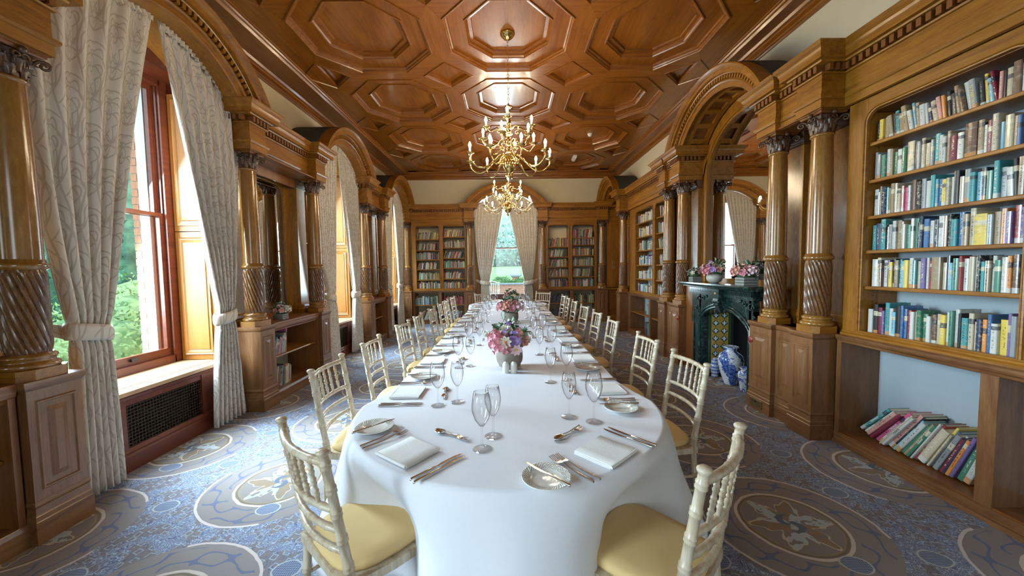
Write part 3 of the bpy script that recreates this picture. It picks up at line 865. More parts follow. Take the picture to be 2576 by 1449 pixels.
# ------------------------------------------------------------------ pedestal cabinets, low shelves and bookcases
PED_BASE = [(-.02, 0), (.0, 0), (.0, .125), (-.004, .13), (-.004, .155), (-.008, .16), (-.012, .20), (-.006, .215), (-.010, .235), (-.03, .25), (-.06, .25), (-.06, 0)]
PED_TOP = [(-.045, .80), (-.03, .815), (-.028, .835), (-.01, .85), (.0, .865), (.004, .885), (.004, .90), (-.06, .90), (-.06, .80)]
def raised_panel(fr, s0, s1, z0, z1, d, par, mat='low_oak_z', axis='s', name='raised_panel'):
    """a panel with a moulded frame and a pyramid field on a face at depth d (axis s) or at s=d (axis d)"""
    def P(u, w, o): return (u, d - o, w) if axis == 's' else (d - o, u, w)
    m = M(fr)
    steps = [(0, 0), (.006, .008), (.014, .008), (.02, -.002), (.028, -.006), (.032, -.006), (.032 + min(.045, (s1 - s0) * .28), .010)]
    rings = [[P(s0 + i, z0 + i, o), P(s1 - i, z0 + i, o), P(s1 - i, z1 - i, o), P(s0 + i, z1 - i, o)] for i, o in steps]
    m.loft(rings, True, False); m.add(rings[-1], [(0, 1, 2, 3)])
    return m.build(name, mat, par)
def pedestal(fr, s0, s1, lab, depth=.5, panels=None, side=None, mid=None):
    """blocks: list of (a,b) projecting blocks; the body between is set back a little"""
    t = thing('pedestal_cabinet', lab, 'cabinet', fr((s0 + s1) / 2, 0, 0), 0, 'panelled column pedestals')
    m = M(fr); path = []
    blocks = panels
    path.append((blocks[0][0], depth))
    for a, b in blocks:
        if path[-1][1] != depth: path.append((a, .045))
        path.append((a, 0)); path.append((b, 0))
        if (a, b) != blocks[-1]: path.append((b, .045))
    path.append((blocks[-1][1], depth))
    # body
    body = M(fr)
    for a, b in blocks: body.box(a + .012, b - .012, .012, depth, .02, .86)
    if len(blocks) > 1: body.box(blocks[0][1] - .02, blocks[1][0] + .02, .057, depth, .02, .86)
    body.build('body', 'low_oak_z', t)
    M(fr).sweep(path, PED_BASE).build('baseboard', 'low_oak_y' if fr is not FE else 'low_oak_x', t)
    M(fr).sweep(path, PED_TOP).build('top_moulding', 'low_oak_y' if fr is not FE else 'low_oak_x', t)
    for a, b in blocks: raised_panel(fr, a + .045, b - .045, .29, .79, .012, t)
    if len(blocks) > 1: raised_panel(fr, blocks[0][1] + .02, blocks[1][0] - .02, .29, .79, .057, t)
    return t
pedestal(FL, 1.95, 2.23, 'panelled pedestal under the leftmost column, beside the nearest curtain', panels=[(1.95, 2.23)])
pedestal(FL, 3.82, 4.08, 'panelled pedestal under the column right of the first window', panels=[(3.82, 4.08)])
pedestal(FL, 5.08, 5.34, 'panelled pedestal left of the second window curtain', panels=[(5.08, 5.34)])
pedestal(FL, 6.90, 7.16, 'panelled pedestal just right of the second window curtains', panels=[(6.90, 7.16)])
pedestal(FL, 7.87, 8.13, 'panelled pedestal just left of the farthest left window', panels=[(7.87, 8.13)])
pedestal(FE, -2.83, -2.57, 'panelled corner pedestal in the far left corner', panels=[(-2.83, -2.57)])
pedestal(FE, -1.16, -.89, 'panelled pedestal left of the end window behind far chair', panels=[(-1.16, -.89)])
pedestal(FE, .80, 1.07, 'panelled pedestal right of the end window behind far chair', panels=[(.80, 1.07)])
pedestal(FE, 2.38, 2.66, 'panelled pedestal right of the right end bookcase', panels=[(2.38, 2.66)])
pr = pedestal(FR, 2.98, 3.80, 'wide panelled pedestal under two columns beside the blue vases', panels=[(2.98, 3.24), (3.46, 3.80)])
pf = pedestal(FR, 5.38, 6.16, 'wide panelled pedestal on the far side of the fireplace', panels=[(5.38, 5.68), (5.88, 6.16)])
pedestal(FR, 8.27, 8.53, 'narrow panelled pedestal at the far end of the right bookcase', panels=[(8.27, 8.53)])

# brass double socket and round red plates
t = thing('power_socket', 'brass double power socket on the skirting of the wide right pedestal', 'socket', FR(3.64, 0, .07))
M(FR).box(3.56, 3.73, -.010, .001, .035, .115).build('socket_plate', 'old_brass', t, bevel=.003)
for q in (3.60, 3.69):
    M(FR).box(q - .004, q + .004, -.0115, -.009, .080, .095).build('pin_slot', 'black_plastic', t)
    for e in (-.012, .012): M(FR).box(q + e - .004, q + e + .004, -.0115, -.009, .055, .062).build('pin_slot', 'black_plastic', t)
for q in (3.638, 3.655): M(FR).box(q - .007, q + .007, -.013, -.009, .082, .10).build('switch', 'black_plastic', t)
for s, lab in ((3.765, 'round dark red wall plate on the near pedestal by the vases'), (5.415, 'round dark red wall plate on the far pedestal beside the fireplace')):
    t = thing('round_plate', lab, 'wall plate', FR(s, 0, .70))
    ax = Matrix.Rotation(PI / 2, 3, 'X')
    m = M(FR, None); m.add([], []); mm = M()
    R90 = Matrix.Rotation(PI / 2, 3, 'Y')
    P = FR(s, .012, .70)
    M().lathe([(.0, 0), (.032, 0), (.036, .004), (.034, .008), (.0, .010)], 24, P, ax=Matrix.Rotation(-PI / 2, 3, 'Y')).build('plate_disc', 'red_plate', t)
    M().lathe([(.0, .009), (.008, .009), (.007, .014), (.0, .015)], 12, P, ax=Matrix.Rotation(-PI / 2, 3, 'Y')).build('centre_stud', 'old_brass', t)

def rounded_frame(fr, s0, s1, z0, z1, opens, d0, d1, par, mat='oak_z', r=.09, rail='oak_y'):
    """stiles and rails round openings with rounded top corners, bead round each"""
    opens = sorted(opens); m = M(fr); c = s0
    zt = max(o[3] for o in opens); zb = min(o[2] for o in opens)
    for a, b, oz0, oz1 in opens:
        m = M(fr); m.box(c, a, d0, d1, z0, z1); m.build('stile', mat, par); c = b
    M(fr).box(c, s1, d0, d1, z0, z1).build('stile', mat, par)
    for a, b, oz0, oz1 in opens:
        if oz1 < z1: M(fr).box(a, b, d0 + .001, d1, oz1, z1).build('head_rail', rail, par)
        if oz0 > z0: M(fr).box(a, b, d0 + .001, d1, z0, oz0).build('bottom_rail', rail, par)
        if r:
            m = M(fr)
            for sg, e in ((1, a), (-1, b)):
                cx = e + sg * r; cz = oz1 - r
                poly = [(e, oz1), (e, cz)] + [(cx - sg * r * math.cos(k * PI / 12), cz + r * math.sin(k * PI / 12)) for k in range(1, 7)]
                m.loft([[(u, d0 + .001, w) for u, w in poly], [(u, d1, w) for u, w in poly]])
            m.build('corner_spandrel', mat, par)
            m = M(fr)
            path = [(a, oz0)] + [(a + r - r * math.cos(k * PI / 12), oz1 - r + r * math.sin(k * PI / 12)) for k in range(7)] + [(b - r + r * math.cos(k * PI / 12), oz1 - r + r * math.sin(k * PI / 12)) for k in range(6, -1, -1)] + [(b, oz0)]
            rings = []
            for i, (u, w) in enumerate(path):
                p0 = path[max(i - 1, 0)]; p1 = path[min(i + 1, len(path) - 1)]
                tx, tz = p1[0] - p0[0], p1[1] - p0[1]; L = math.hypot(tx, tz) or 1; nx, nz = tz / L, -tx / L   # inward
                rings.append([(u - nx * .022, d0, w - nz * .022), (u - nx * .020, d0 - .010, w - nz * .020), (u - nx * .012, d0 - .012, w - nz * .012), (u - nx * .010, d0 - .004, w - nz * .010), (u - nx * .006, d0 - .009, w - nz * .006), (u + nx * .002, d0 - .007, w + nz * .002), (u + nx * .004, d0 + .01, w + nz * .004)])
            m.loft(rings, False, False); m.build('bead_moulding', rail, par)

def bookcase(fr, s0, s1, lab, opens, shelves, dface, low_opens, low_shelf, back='shelf_back', rail='oak_y', plinth_d=None, r=.09, ztop=2.72, peg=False):
    """upper glazed-less bookcase on a low cupboard with open shelves; shelves: per opening a list of shelf-top heights"""
    t = thing('bookcase', lab, 'bookcase', fr((s0 + s1) / 2, dface, 0), 0, 'built-in oak bookcases')
    pd = dface if plinth_d is None else plinth_d
    # counter (the continuous ledge) and lower carcase
    M(fr).sweep([(s0, pd), (s1, pd)], [(-.02, .835), (-.008, .84), (-.004, .855), (.008, .868), (.012, .88), (.012, .895), (.004, .90), (-.33, .90), (-.33, .835)]).build('counter', 'low_' + rail, t)
    M(fr).box(s0, s1, pd, .54, 0, .085).build('plinth', 'low_' + rail, t)
    M(fr).box(s0, s1, pd - .012, pd, 0, .030).build('plinth_fillet', 'low_' + rail, t)
    M(fr).box(s0, s1, .515, .54, .05, 2.72).build('back_panel', back, t)
    c = s0
    for a, b in low_opens:
        M(fr).box(c, a, pd + .006, .52, .085, .84).build('upright', 'low_oak_z', t); c = b
        M(fr).box(a, b, pd + .01, .52, .075, .095).build('bottom_board', 'brown_oak_y', t)
        if low_shelf: M(fr).box(a + .001, b - .001, pd + .03, .52, low_shelf - .022, low_shelf).build('shelf', rail, t)
    M(fr).box(c, s1, pd + .006, .52, .085, .84).build('upright', 'low_oak_z', t)
    rounded_frame(fr, s0, s1, .93, ztop, opens, dface, dface + .025, t, r=r, rail=rail)
    M(fr).sweep([(s0, dface), (s1, dface)], [(0, .90), (.02, .90), (.02, .915), (.006, .925), (.006, .935), (0, .94)]).build('base_bead', rail, t)
    M(fr).box(s0, s1, dface, .52, .90, .935).build('bottom_board', rail, t)
    c = s0 + .02
    for (a, b, z0, z1), sh in zip(opens, shelves):
        M(fr).box(a - .025, a, dface + .025, .52, .93, 2.70).build('side_board', 'oak_z', t)
        M(fr).box(b, b + .025, dface + .025, .52, .93, 2.70).build('side_board', 'oak_z', t)
        for z in sh:
            M(fr).box(a + .001, b - .001, dface + .02, .515, z - .026, z).build('shelf', rail, t, bevel=.006)
        if peg:
            m = ML(); base = None
            for z in [1.0 + .045 * k for k in range(34)]:
                P = fr(b - .0005, dface + .09, z)
                if base is None: base = ML().box(-.003, .003, -.0015, .0015, -.003, .003).build('peg_hole', 'black_hole', t); o = base
                else: o = share(base, t)
                o.location = P - t.location
    M(fr).box(opens[0][0] - .02, opens[-1][1] + .02, dface + .02, .52, ztop - .12 + .01, ztop - .09).build('top_board', 'brown_oak_y', t)
    return t
RB_OP = [(.93, 1.85, .95, 2.62), (1.93, 2.82, .95, 2.62)]
RB_SH = [2.385, 2.105, 1.835, 1.575, 1.300]
bookcase(FR, .85, 2.97, 'big oak bookcase at right filled with coloured books, nearest the camera', RB_OP, [RB_SH, RB_SH], .235,
         [(.93, 1.97), (2.05, 2.93)], None, plinth_d=.19, peg=True)
RF_OP = [(6.19, 6.86, .95, 2.62), (6.96, 7.90, .95, 2.62)]
RF_SH = [2.37, 2.08, 1.80, 1.50, 1.215]
bookcase(FR, 6.15, 8.27, 'oak bookcase on the right wall beyond the fireplace', RF_OP, [RF_SH, RF_SH], .235,
         [(6.22, 6.95), (7.03, 8.10)], .49, plinth_d=.19)
EL_OP = [(-2.46, -1.83, .95, 2.62), (-1.74, -1.15, .95, 2.62)]
EL_SH = ([2.27, 1.98, 1.73, 1.47, 1.19], [2.33, 2.04, 1.76, 1.50, 1.21])
bookcase(FE, -2.57, -1.15, 'oak bookcase on the end wall left of the window', EL_OP, EL_SH, .14, [(-2.52, -1.88), (-1.80, -1.20)], .51, back='cream_back', rail='oak_x', plinth_d=.10, r=.07)
ER_OP = [(1.06, 1.63, .95, 2.60), (1.72, 2.34, .95, 2.60)]
ER_SH = ([2.03, 1.76, 1.49, 1.22], [2.26, 2.07, 1.79, 1.51, 1.22])
bookcase(FE, 1.06, 2.39, 'oak bookcase on the end wall right of the window', [(1.08, 1.63, .95, 2.60), ER_OP[1]], ER_SH, .14, [(1.10, 1.66), (1.74, 2.34)], .51, back='cream_back', rail='oak_x', plinth_d=.10, r=.07)

# low open shelves with mirrors above them on the left wall
def low_shelves(fr, s0, s1, lab, shelf, z1=.86, sd=.05):
    t = thing('low_bookshelf', lab, 'bookshelf', fr((s0 + s1) / 2, .1, 0), 0, 'low open shelves under the mirrors')
    M(fr).sweep([(s0, sd), (s1, sd)], [(-.02, .80), (-.015, .815), (0, .83), (.006, .85), (.006, .865), (.010, .885), (.010, .90), (-.44, .90), (-.44, .86), (-.06, .80)]).build('counter', 'brown_oak_y', t)
    M(fr).box(s0, s1, sd, .50, 0, .125).build('plinth', 'low_oak_y', t)
    M(fr).sweep([(s0, sd), (s1, sd)], [(0, 0), (.012, 0), (.012, .10), (.004, .12), (0, .125)]).build('plinth_moulding', 'low_oak_y', t)
    M(fr).box(s0, s1, .48, .50, .10, .84).build('back_panel', 'cream_back', t)
    M(fr).box(s0, s0 + .03, sd + .004, .49, .12, .84).build('upright', 'brown_oak_z', t)
    M(fr).box(s1 - .03, s1, sd + .004, .49, .12, .84).build('upright', 'brown_oak_z', t)
    M(fr).box(s0 + .03, s1 - .03, sd + .05, .48, shelf - .022, shelf).build('shelf', 'oak_y', t, bevel=.008)
    return t
low_shelves(FL, 4.08, 5.08, 'low shelf unit of picture books under the left wall mirror', .50)
low_shelves(FL, 7.16, 7.87, 'small low shelf unit between second and third left windows', .50)
low_shelves(FL, .55, 1.95, 'empty low shelf unit at the left edge of the picture', .50)

def mirror(fr, s0, s1, z0, z1, lab, d=.47, r=.12):
    t = thing('wall_mirror', lab, 'mirror', fr((s0 + s1) / 2, d, z0), 0)
    M(fr).box(s0 + .02, s1 - .02, d + .02, d + .03, z0 + .02, z1 - .01).build('mirror_glass', 'mirror_glass', t)
    rounded_frame(fr, s0 - .10, s1 + .10, z0 - .03, z1 + .12, [(s0 + .03, s1 - .03, z0 + .03, z1)], d - .01, d + .018, t, mat='oak_z', r=r)
    return t
mirror(FL, 4.14, 5.02, .93, 2.60, 'tall framed wall mirror between the first and second left windows', d=.415)
mirror(FL, 7.22, 7.81, .93, 2.60, 'narrow framed wall mirror between second and third left windows', d=.415)
mirror(FL, .6, 1.85, .93, 2.60, 'framed wall mirror beyond the left edge column', d=.415)

# backing panels behind the columns
def panel_wall(fr, s0, s1, z0, z1, d, name, mat='brown_oak_z'):
    o = M(fr).box(s0, s1, d, d + .03, z0, z1).build(name, mat); o['kind'] = 'structure'; return o
n_ = 20
for fr, a, b in ((FL, 1.95, 2.23), (FL, 3.81, 4.08), (FL, 5.08, 5.35), (FL, 6.9, 7.16), (FL, 7.87, 8.13), (FR, 2.95, 3.77), (FR, 5.40, 6.17), (FR, 8.25, 8.55)):
    panel_wall(fr, a, b, .0, 2.75, .50, 'trim_%d' % n_, 'oak_z'); n_ += 1
for fr, a, b in ((FL, 3.81, 5.35), (FL, 6.9, 8.13), (FL, .4, 2.21)): panel_wall(fr, a, b, 2.6, 2.78, .30, 'trim_%d' % n_); n_ += 1
# underside boards closing the entablature between column and wall
for fr, a, b, mt in ((FL, 3.81, 5.35, 0), (FL, 6.90, 8.13, 0), (FL, .4, 2.21, 0), (FR, 2.97, 3.73, 0), (FR, 5.40, 6.15, 0), (FR, 8.27, 8.53, 0), (FE, -2.83, -2.57, 0), (FE, -1.15, -.89, 0), (FE, .8, 1.06, 0), (FE, 2.39, 2.65, 0)):
    o = M(fr).box(a + .005, b - .005, .03, .52, 2.722, 2.74).build('trim_%d' % n_, 'brown_oak_y'); o['kind'] = 'structure'; n_ += 1
# panelled corner bay on the right with a door, and its switches
d1 = struct('door_1', FR(9.13, .45, 0))
M(FR).box(8.70, 9.56, .45, .49, .02, 2.62).build('door_leaf', 'oak_z', d1)
for z0, z1 in ((.2, .85), (.98, 1.7), (1.82, 2.5)):
    for a, b in ((8.80, 9.09), (9.17, 9.46)): raised_panel(FR, a, b, z0, z1, .45, d1)
M(FR).box(8.53, 8.70, .44, .52, 0, 2.72).build('door_jamb', 'oak_z', d1); M(FR).box(9.56, 9.76, .44, .52, 0, 2.72).build('door_jamb', 'oak_z', d1)
M(FR).box(8.70, 9.56, .44, .52, 2.62, 3.17).build('door_head', 'oak_y', d1)
cp_ = struct('trim_%d' % n_, FE(2.85, .12, 0)); n_ += 1
M(FE).box(2.65, 3.05, .12, .16, .92, 2.74).build('corner_panel', 'oak_z', cp_)
M(FE).box(2.65, 3.05, .10, .16, 0, .88).build('dado', 'brown_oak_z', cp_)
raised_panel(FE, 2.69, 3.0, .26, .80, .10, cp_, 'brown_oak_z')
M(FE).sweep([(2.65, .10), (3.05, .10)], [(0, .84), (.01, .85), (.02, .87), (.02, .90), (-.05, .90), (-.05, .84)]).build('dado_rail', 'oak_x', cp_)
M(FE).box(2.65, 3.05, .09, .11, 0, .16).build('dado_skirting', 'oak_x', cp_)
for k, z in enumerate((1.46, 1.58)):
    t = thing('light_switch', ('upper' if k else 'lower') + ' brass light switch on the far right corner panel', 'light switch', FE(2.84, .12, z))
    M(FE).box(2.80, 2.88, .112, .12, z - .045, z + .045).build('switch_plate', 'old_brass', t, bevel=.002)
    M(FE).box(2.832, 2.848, .104, .113, z - .012, z + .012).build('switch_toggle', 'black_plastic', t)
# small white labels on the ledges
for P, lab in ((FL(5.30, .04, .905), 'small white card on the left ledge by the second window curtain'), (FE(-1.08, .02, .915), 'small white card at foot of column left of end window'),
               (FE(2.49, -.01, .915), 'small white card at foot of column right of end bookcase')):
    o = M(WORLD).box(P.x - .02, P.x + .02, P.y - .006, P.y + .006, .902, .925).build('place_card', 'card_white')
    o['label'] = lab; o['category'] = 'card'

# ------------------------------------------------------------------ windows, shutters and window seats
def window(fr, n, a, b, glass_d=.78, z0=.60, z1=3.35, seat=True, mt='mahogany', meet=2.03):
    w = struct('window_%d' % n, fr((a + b) / 2, glass_d, z0))
    ga, gb = a + .07, b - .07
    for s0, s1, zz0, zz1, nm in ((a, ga, z0, z1, 'jamb'), (gb, b, z0, z1, 'jamb'), (ga, gb, z0, z0 + .07, 'sill'), (ga, gb, z1 - .1, z1, 'head')):
        M(fr).box(s0, s1, glass_d - .07, glass_d + .07, zz0, zz1).build(nm, mt, w)
    for k in range(3):   # stepped mouldings in the jamb
        for s, sg in ((ga, 1), (gb, -1)):
            M(fr).box(s, s + sg * (.012 + .0 * k), glass_d - .07 + k * .035, glass_d - .055 + k * .035, z0, z1).build('jamb_bead', mt, w)
    fw = .045
    for zz0, zz1, dd, nm in ((z0 + .07, meet + .02, glass_d - .03, 'lower_sash'), (meet - .02, z1 - .1, glass_d + .012, 'upper_sash')):
        m = M(fr); m.box(ga, ga + fw, dd, dd + .035, zz0, zz1); m.box(gb - fw, gb, dd, dd + .035, zz0, zz1)
        m.box(ga + fw, gb - fw, dd, dd + .035, zz0, zz0 + (.075 if nm == 'lower_sash' else .035)); m.box(ga + fw, gb - fw, dd, dd + .035, zz1 - .035, zz1)
        sh = m.build(nm, mt, w)
        M(fr).box(ga + fw, gb - fw, dd + .016, dd + .0161, zz0 + .03, zz1 - .03).build('glass', 'window_pane', sh)
        if nm == 'lower_sash': M(fr).box((a + b) / 2 + .2, (a + b) / 2 + .26, dd - .02, dd, zz0 + .03, zz0 + .055).build('sash_lift', 'black_plastic', sh)
    # white painted box outside
    M(fr).box(ga - .02, ga + .035, glass_d + .07, glass_d + .16, z0, z1).build('outer_lining', 'white_paint', w)
    M(fr).box(gb - .035, gb + .02, glass_d + .07, glass_d + .16, z0, z1).build('outer_lining', 'white_paint', w)
    M(fr).box(a, b, glass_d + .07, glass_d + .20, z0 - .06, z0 + .02).build('outer_sill', 'white_paint', w)
    return w
WD = [(1, FL, 2.32, 3.72), (2, FL, 5.44, 6.82), (3, FL, 8.28, 9.66)]
for n, fr, a, b in WD:
    window(fr, n, a + .02, b - .02)
window(FE, 4, -.72, .66, glass_d=.62)
def shutter(fr, s, d0, d1, lab, z0=.605, zm=1.88, z1=3.2, sg=-1):
    t = thing('window_shutter', lab, 'shutter', fr(s, d0, z0), 0, 'folding shutters in the window reveals')
    for k, (a, b) in enumerate(((z0, zm - .004), (zm + .004, z1))):
        M(fr).box(min(s, s + sg * .028), max(s, s + sg * .028), d0, d1, a, b).build('shutter_leaf', 'pine_z', t)
        f = s + sg * .028
        rings = []
        for i, o in ((.055, 0), (.065, -.006), (.075, -.006), (.10, -.012), (.105, -.004)):
            rings.append([(f + sg * o * 1.0, d0 + i * .75, a + i), (f + sg * o, d1 - i * .75, a + i), (f + sg * o, d1 - i * .75, b - i), (f + sg * o, d0 + i * .75, b - i)])
        m = M(fr); m.loft([[(p[0] + sg * .014, p[1], p[2]) for p in r] for r in rings], True, False); m.add([(p[0] + sg * .014, p[1], p[2]) for p in rings[-1]], [(0, 1, 2, 3)]); m.build('shutter_panel', 'pine_z', t)
    P = fr(s + sg * .03, d0 + .05, 1.78)
    M().lathe([(.006, 0), (.006, .012), (.014, .018), (.016, .028), (.008, .034)], 12, P, ax=Matrix.Rotation(PI / 2 if sg < 0 else -PI / 2, 3, 'X')).build('shutter_knob', 'porcelain', t)
for (n, fr, a, b), nm in zip(WD, ('nearest', 'second', 'farthest')):
    shutter(fr, b - .005, .34, .70, 'orange pine shutter in the far reveal of the %s left window' % nm)
    shutter(fr, a + .005, .34, .70, 'orange pine shutter in the near reveal of the %s left window' % nm, sg=1)
shutter(FE, .655, .30, .54, 'pine shutter on the right reveal of the end window'); shutter(FE, -.715, .30, .54, 'pine shutter on the left reveal of the end window', sg=1)

def window_seat(fr, a, b, oa, ob, lab, front=.27, zt=.60):
    """box seat with a radiator grille below the window"""
    t = thing('window_bench', lab, 'bench', fr((a + b) / 2, front, 0), 0, 'window seats with radiator grilles')
    M(fr).box(oa - .02, ob + .02, front + .1, .72, zt - .035, zt).build('seat_board', 'sill_wood', t)
    M(fr).box(a, b, front - .015, front + .12, zt - .035, zt).build('seat_nosing', 'sill_wood', t, bevel=.006)
    c = (a + b) / 2; g0, g1 = c - .33, c + .35
    fm = 'mahogany'
    M(fr).box(a, g0, front, front + .03, .0, zt - .035).build('front_panel', fm, t)
    # right hand front panel with trefoil cut-out shown as an inset
    M(fr).box(g1, b, front, front + .03, .0, zt - .035).build('front_panel', fm, t)
    M(fr).box(g0, g1, front + .002, front + .03, zt - .11, zt - .035).build('top_rail', fm, t)
    M(fr).box(g0, g1, front + .002, front + .03, 0, .17).build('bottom_rail', fm, t)
    for s in (a + .015, g0 - .04, g1, b - .06): M(fr).box(s, s + .045, front - .006, front, .16, zt - .05).build('panel_stile', fm, t)
    M(fr).sweep([(a, front), (b, front)], [(0, 0), (.018, 0), (.018, .115), (.010, .13), (.014, .145), (.004, .165), (0, .17)]).build('skirting', fm, t)
    M(fr).sweep([(a, front), (b, front)], [(0, zt - .07), (.006, zt - .065), (.012, zt - .04), (0, zt - .035)]).build('cove_moulding', fm, t)
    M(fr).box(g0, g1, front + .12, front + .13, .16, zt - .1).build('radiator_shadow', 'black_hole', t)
    m = M(fr); st = .0255; k = g0
    while k < g1: m.box(k, k + .006, front + .012, front + .016, .17, zt - .11); k += st
    z = .17
    while z < zt - .11: m.box(g0, g1, front + .008, front + .012, z, z + .006); z += st
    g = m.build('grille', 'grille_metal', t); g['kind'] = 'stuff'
    m = M(fr)
    for dx, dz in ((0, .022), (-.019, -.008), (.019, -.008), (0, 0)):
        cx, cz = (g1 + b) / 2 + .02 + dx, .37 + dz
        m.add([(cx + .017 * math.cos(q * PI / 6), front - .0015 - .0004 * (dx > 0), cz + .017 * math.sin(q * PI / 6)) for q in range(12)], [tuple(range(12))])
    m.build('trefoil_cutout', 'black_hole', t)
    # fill the bay floor side boards
    M(fr).box(a, a + .02, front, .72, 0, zt - .035).build('side_board', fm, t); M(fr).box(b - .02, b, front, .72, 0, zt - .035).build('side_board', fm, t)
    return t
window_seat(FL, 2.23, 3.82, 2.32, 3.72, 'long window seat with woven radiator grille under the nearest window')
window_seat(FL, 5.35, 6.90, 5.44, 6.82, 'window seat with radiator grille under the second left window')
window_seat(FL, 8.13, 9.80, 8.28, 9.66, 'window seat under the farthest left window')
window_seat(FE, -.89, .80, -.72, .66, 'window seat under the end window behind the table', front=.20)
# reveal linings round the window bays
def lining(fr, a, b, oa, ob, n):
    t = struct('trim_%d' % n, fr((a + b) / 2, .5, .6))
    for s0, s1 in ((a - .02, oa), (ob, b + .02)):
        M(fr).box(s0, s1, .44, .56, .55, 3.4).build('bay_lining', 'oak_z', t)
    M(fr).box(oa, ob, .50, .95, 3.30, 3.42).build('bay_head', 'mahogany', t)
    M(fr).box(oa - .005, oa + .001, .56, .93, .56, 3.4).build('reveal_board', 'mahogany', t); M(fr).box(ob - .001, ob + .005, .56, .93, .56, 3.4).build('reveal_board', 'mahogany', t)
for fr, a, b, oa, ob in ((FL, 2.23, 3.81, 2.32, 3.72), (FL, 5.35, 6.90, 5.44, 6.82), (FL, 8.13, 9.78, 8.28, 9.66), (FE, -.89, .80, -.72, .66)):
    lining(fr, a, b, oa, ob, n_); n_ += 1

# ------------------------------------------------------------------ curtains
def curtain(fr, sc, half, rise, side, lab, d=.20, ztie=1.08, folds=9, hem=.03, tie_w=.15, tie_at=None, flare=.30, seed=0, R=None):
    """side -1: hangs on the low-s side of the bay; gathered along the arch and tied back"""
    rr = random.Random(seed)
    P0 = fr(sc + side * half * .8, d, 0)
    t = thing('curtain', lab, 'curtain', P0, 0, 'pale damask curtains tied back')
    Rg = (half * half + rise * rise) / (2 * rise); cz = 3.165 + rise - Rg; ri = Rg - .205
    so = sc + side * (half - .13)         # outer edge at the top
    nu, nv = folds * 12, 46
    ph = rr.random() * 6
    def zt(s):
        q = ri * ri - (s - sc) ** 2
        return cz + math.sqrt(max(q, .01))
    tie_c = tie_at if tie_at is not None else sc + side * (half - .33)
    W = 1.9
    rings = []; uvs = []
    for j in range(nv + 1):
        w = j / nv
        rg = []
        for i in range(nu + 1):
            u = i / nu        # 0 outer, 1 inner
            s_top = so + (sc + side * -.01 - so) * u
            zt_ = zt(s_top)
            z = zt_ + (hem - zt_) * w
            # width envelope as a function of height
            to, ti = tie_c + side * tie_w / 2, tie_c - side * tie_w / 2
            if z >= ztie:
                q = (z - ztie) / max(.1, (zt_ - ztie)); e = q ** .80 if q > 0 else 0
                e2 = q ** 1.25
                s_o = to + (so - to) * (1 - (1 - q) ** 2.2)
                s_i = ti + (sc - side * .01 - ti) * (e * .55 + e2 * .45)
            else:
                q = (ztie - z) / (ztie - hem); e = q ** .6
                s_o = to + side * (flare * .45) * e; s_i = ti - side * (flare * .55) * e
            s = s_o + (s_i - s_o) * u
            width = abs(s_i - s_o)
            amp = min(.040, .012 + .028 * (1 - width / .9)) * (1.0 if z < zt_ - .1 else .45 + .55 * (zt_ - z) / .1)
            tiefac = min(1, abs(z - ztie) / .10); amp *= .45 + .55 * tiefac
            a = 2 * PI * folds * u + ph + .6 * math.sin(3.1 * w + i * .02)
            dd = d + amp * math.sin(a) + amp * .35 * math.sin(2 * a + 1.3)
            s2 = s + .35 * amp * math.cos(a) * (1 if width > .3 else .5)
            rg.append((s2, dd, z)); uvs.append((u * W + (0 if side < 0 else 3), z * 1.0))
        rings.append(rg)
    m = M(fr); m.loft(rings, False, False, True, uvs)
    o = m.build('curtain_cloth', 'damask_curtain', t)
    sol = o.modifiers.new('thick', 'SOLIDIFY'); sol.thickness = .004
    # gathered heading tape
    m = M(fr); rg1 = []; uv = []
    for i in range(nu * 2 + 1):
        u = i / (nu * 2); s = so + (sc - so) * u; z = zt(s)
        a = 2 * PI * folds * 3.2 * u
        for k, (dz, am) in enumerate(((-.075, .008), (-.05, .004), (-.03, .010), (0.004, .012))):
            rg1.append((s, d - .014 + am * math.sin(a + k), z + dz)); uv.append((u * W, z + dz))
    ring = [rg1[4 * i:4 * i + 4] for i in range(nu * 2 + 1)]
    m.loft(ring, False, False, True, uv); ho = m.build('heading', 'damask_curtain', t)
    # tieback band
    m = M(fr); rings = []; uv = []
    for k in range(25):
        a = 2 * PI * k / 24; ca, sa = math.cos(a), math.sin(a)
        drop = -.045 * (1 - side * ca * 1.0) * .5
        rg = []
        for (e, zz) in ((0, -.052), (.008, -.03), (.010, 0), (.008, .03), (0, .052)):
            rg.append((tie_c + ca * (tie_w * .5 + .028 + e), d + sa * (.058 + e), ztie + drop + zz + .02)); uv.append((k * .03, zz + 1))
        rings.append(rg)
    m.loft(rings, False, False, True, uv); tb = m.build('tieback', 'damask_curtain', t); q = tb.modifiers.new('thick', 'SOLIDIFY'); q.thickness = .006
    # strap from the band to its hook on the wall
    hs = sc + side * (half - .14)
    m = M(fr); m.loft([[(tie_c + side * (tie_w * .5 + .02), d + .02, ztie - .03), (tie_c + side * (tie_w * .5 + .02), d + .02, ztie + .06)], [(hs, d + .12, ztie + .05), (hs, d + .12, ztie + .10)]], False, False, False, [(0, 0), (0, .1), (.2, 0), (.2, .1)])
    sb = m.build('tieback_strap', 'damask_curtain', t); q = sb.modifiers.new('thick', 'SOLIDIFY'); q.thickness = .005
    return t
curtain(FL, 3.01, .97, .55, -1, 'wide pale damask curtain at far left, on near side of first window', d=.17, folds=6, tie_at=2.42, tie_w=.19, seed=1, flare=.06, ztie=1.10)
curtain(FL, 3.06, .93, .53, 1, 'pale damask curtain on the far side of the first window', d=.17, folds=7, tie_at=3.58, tie_w=.17, seed=2, flare=.22, ztie=1.05)
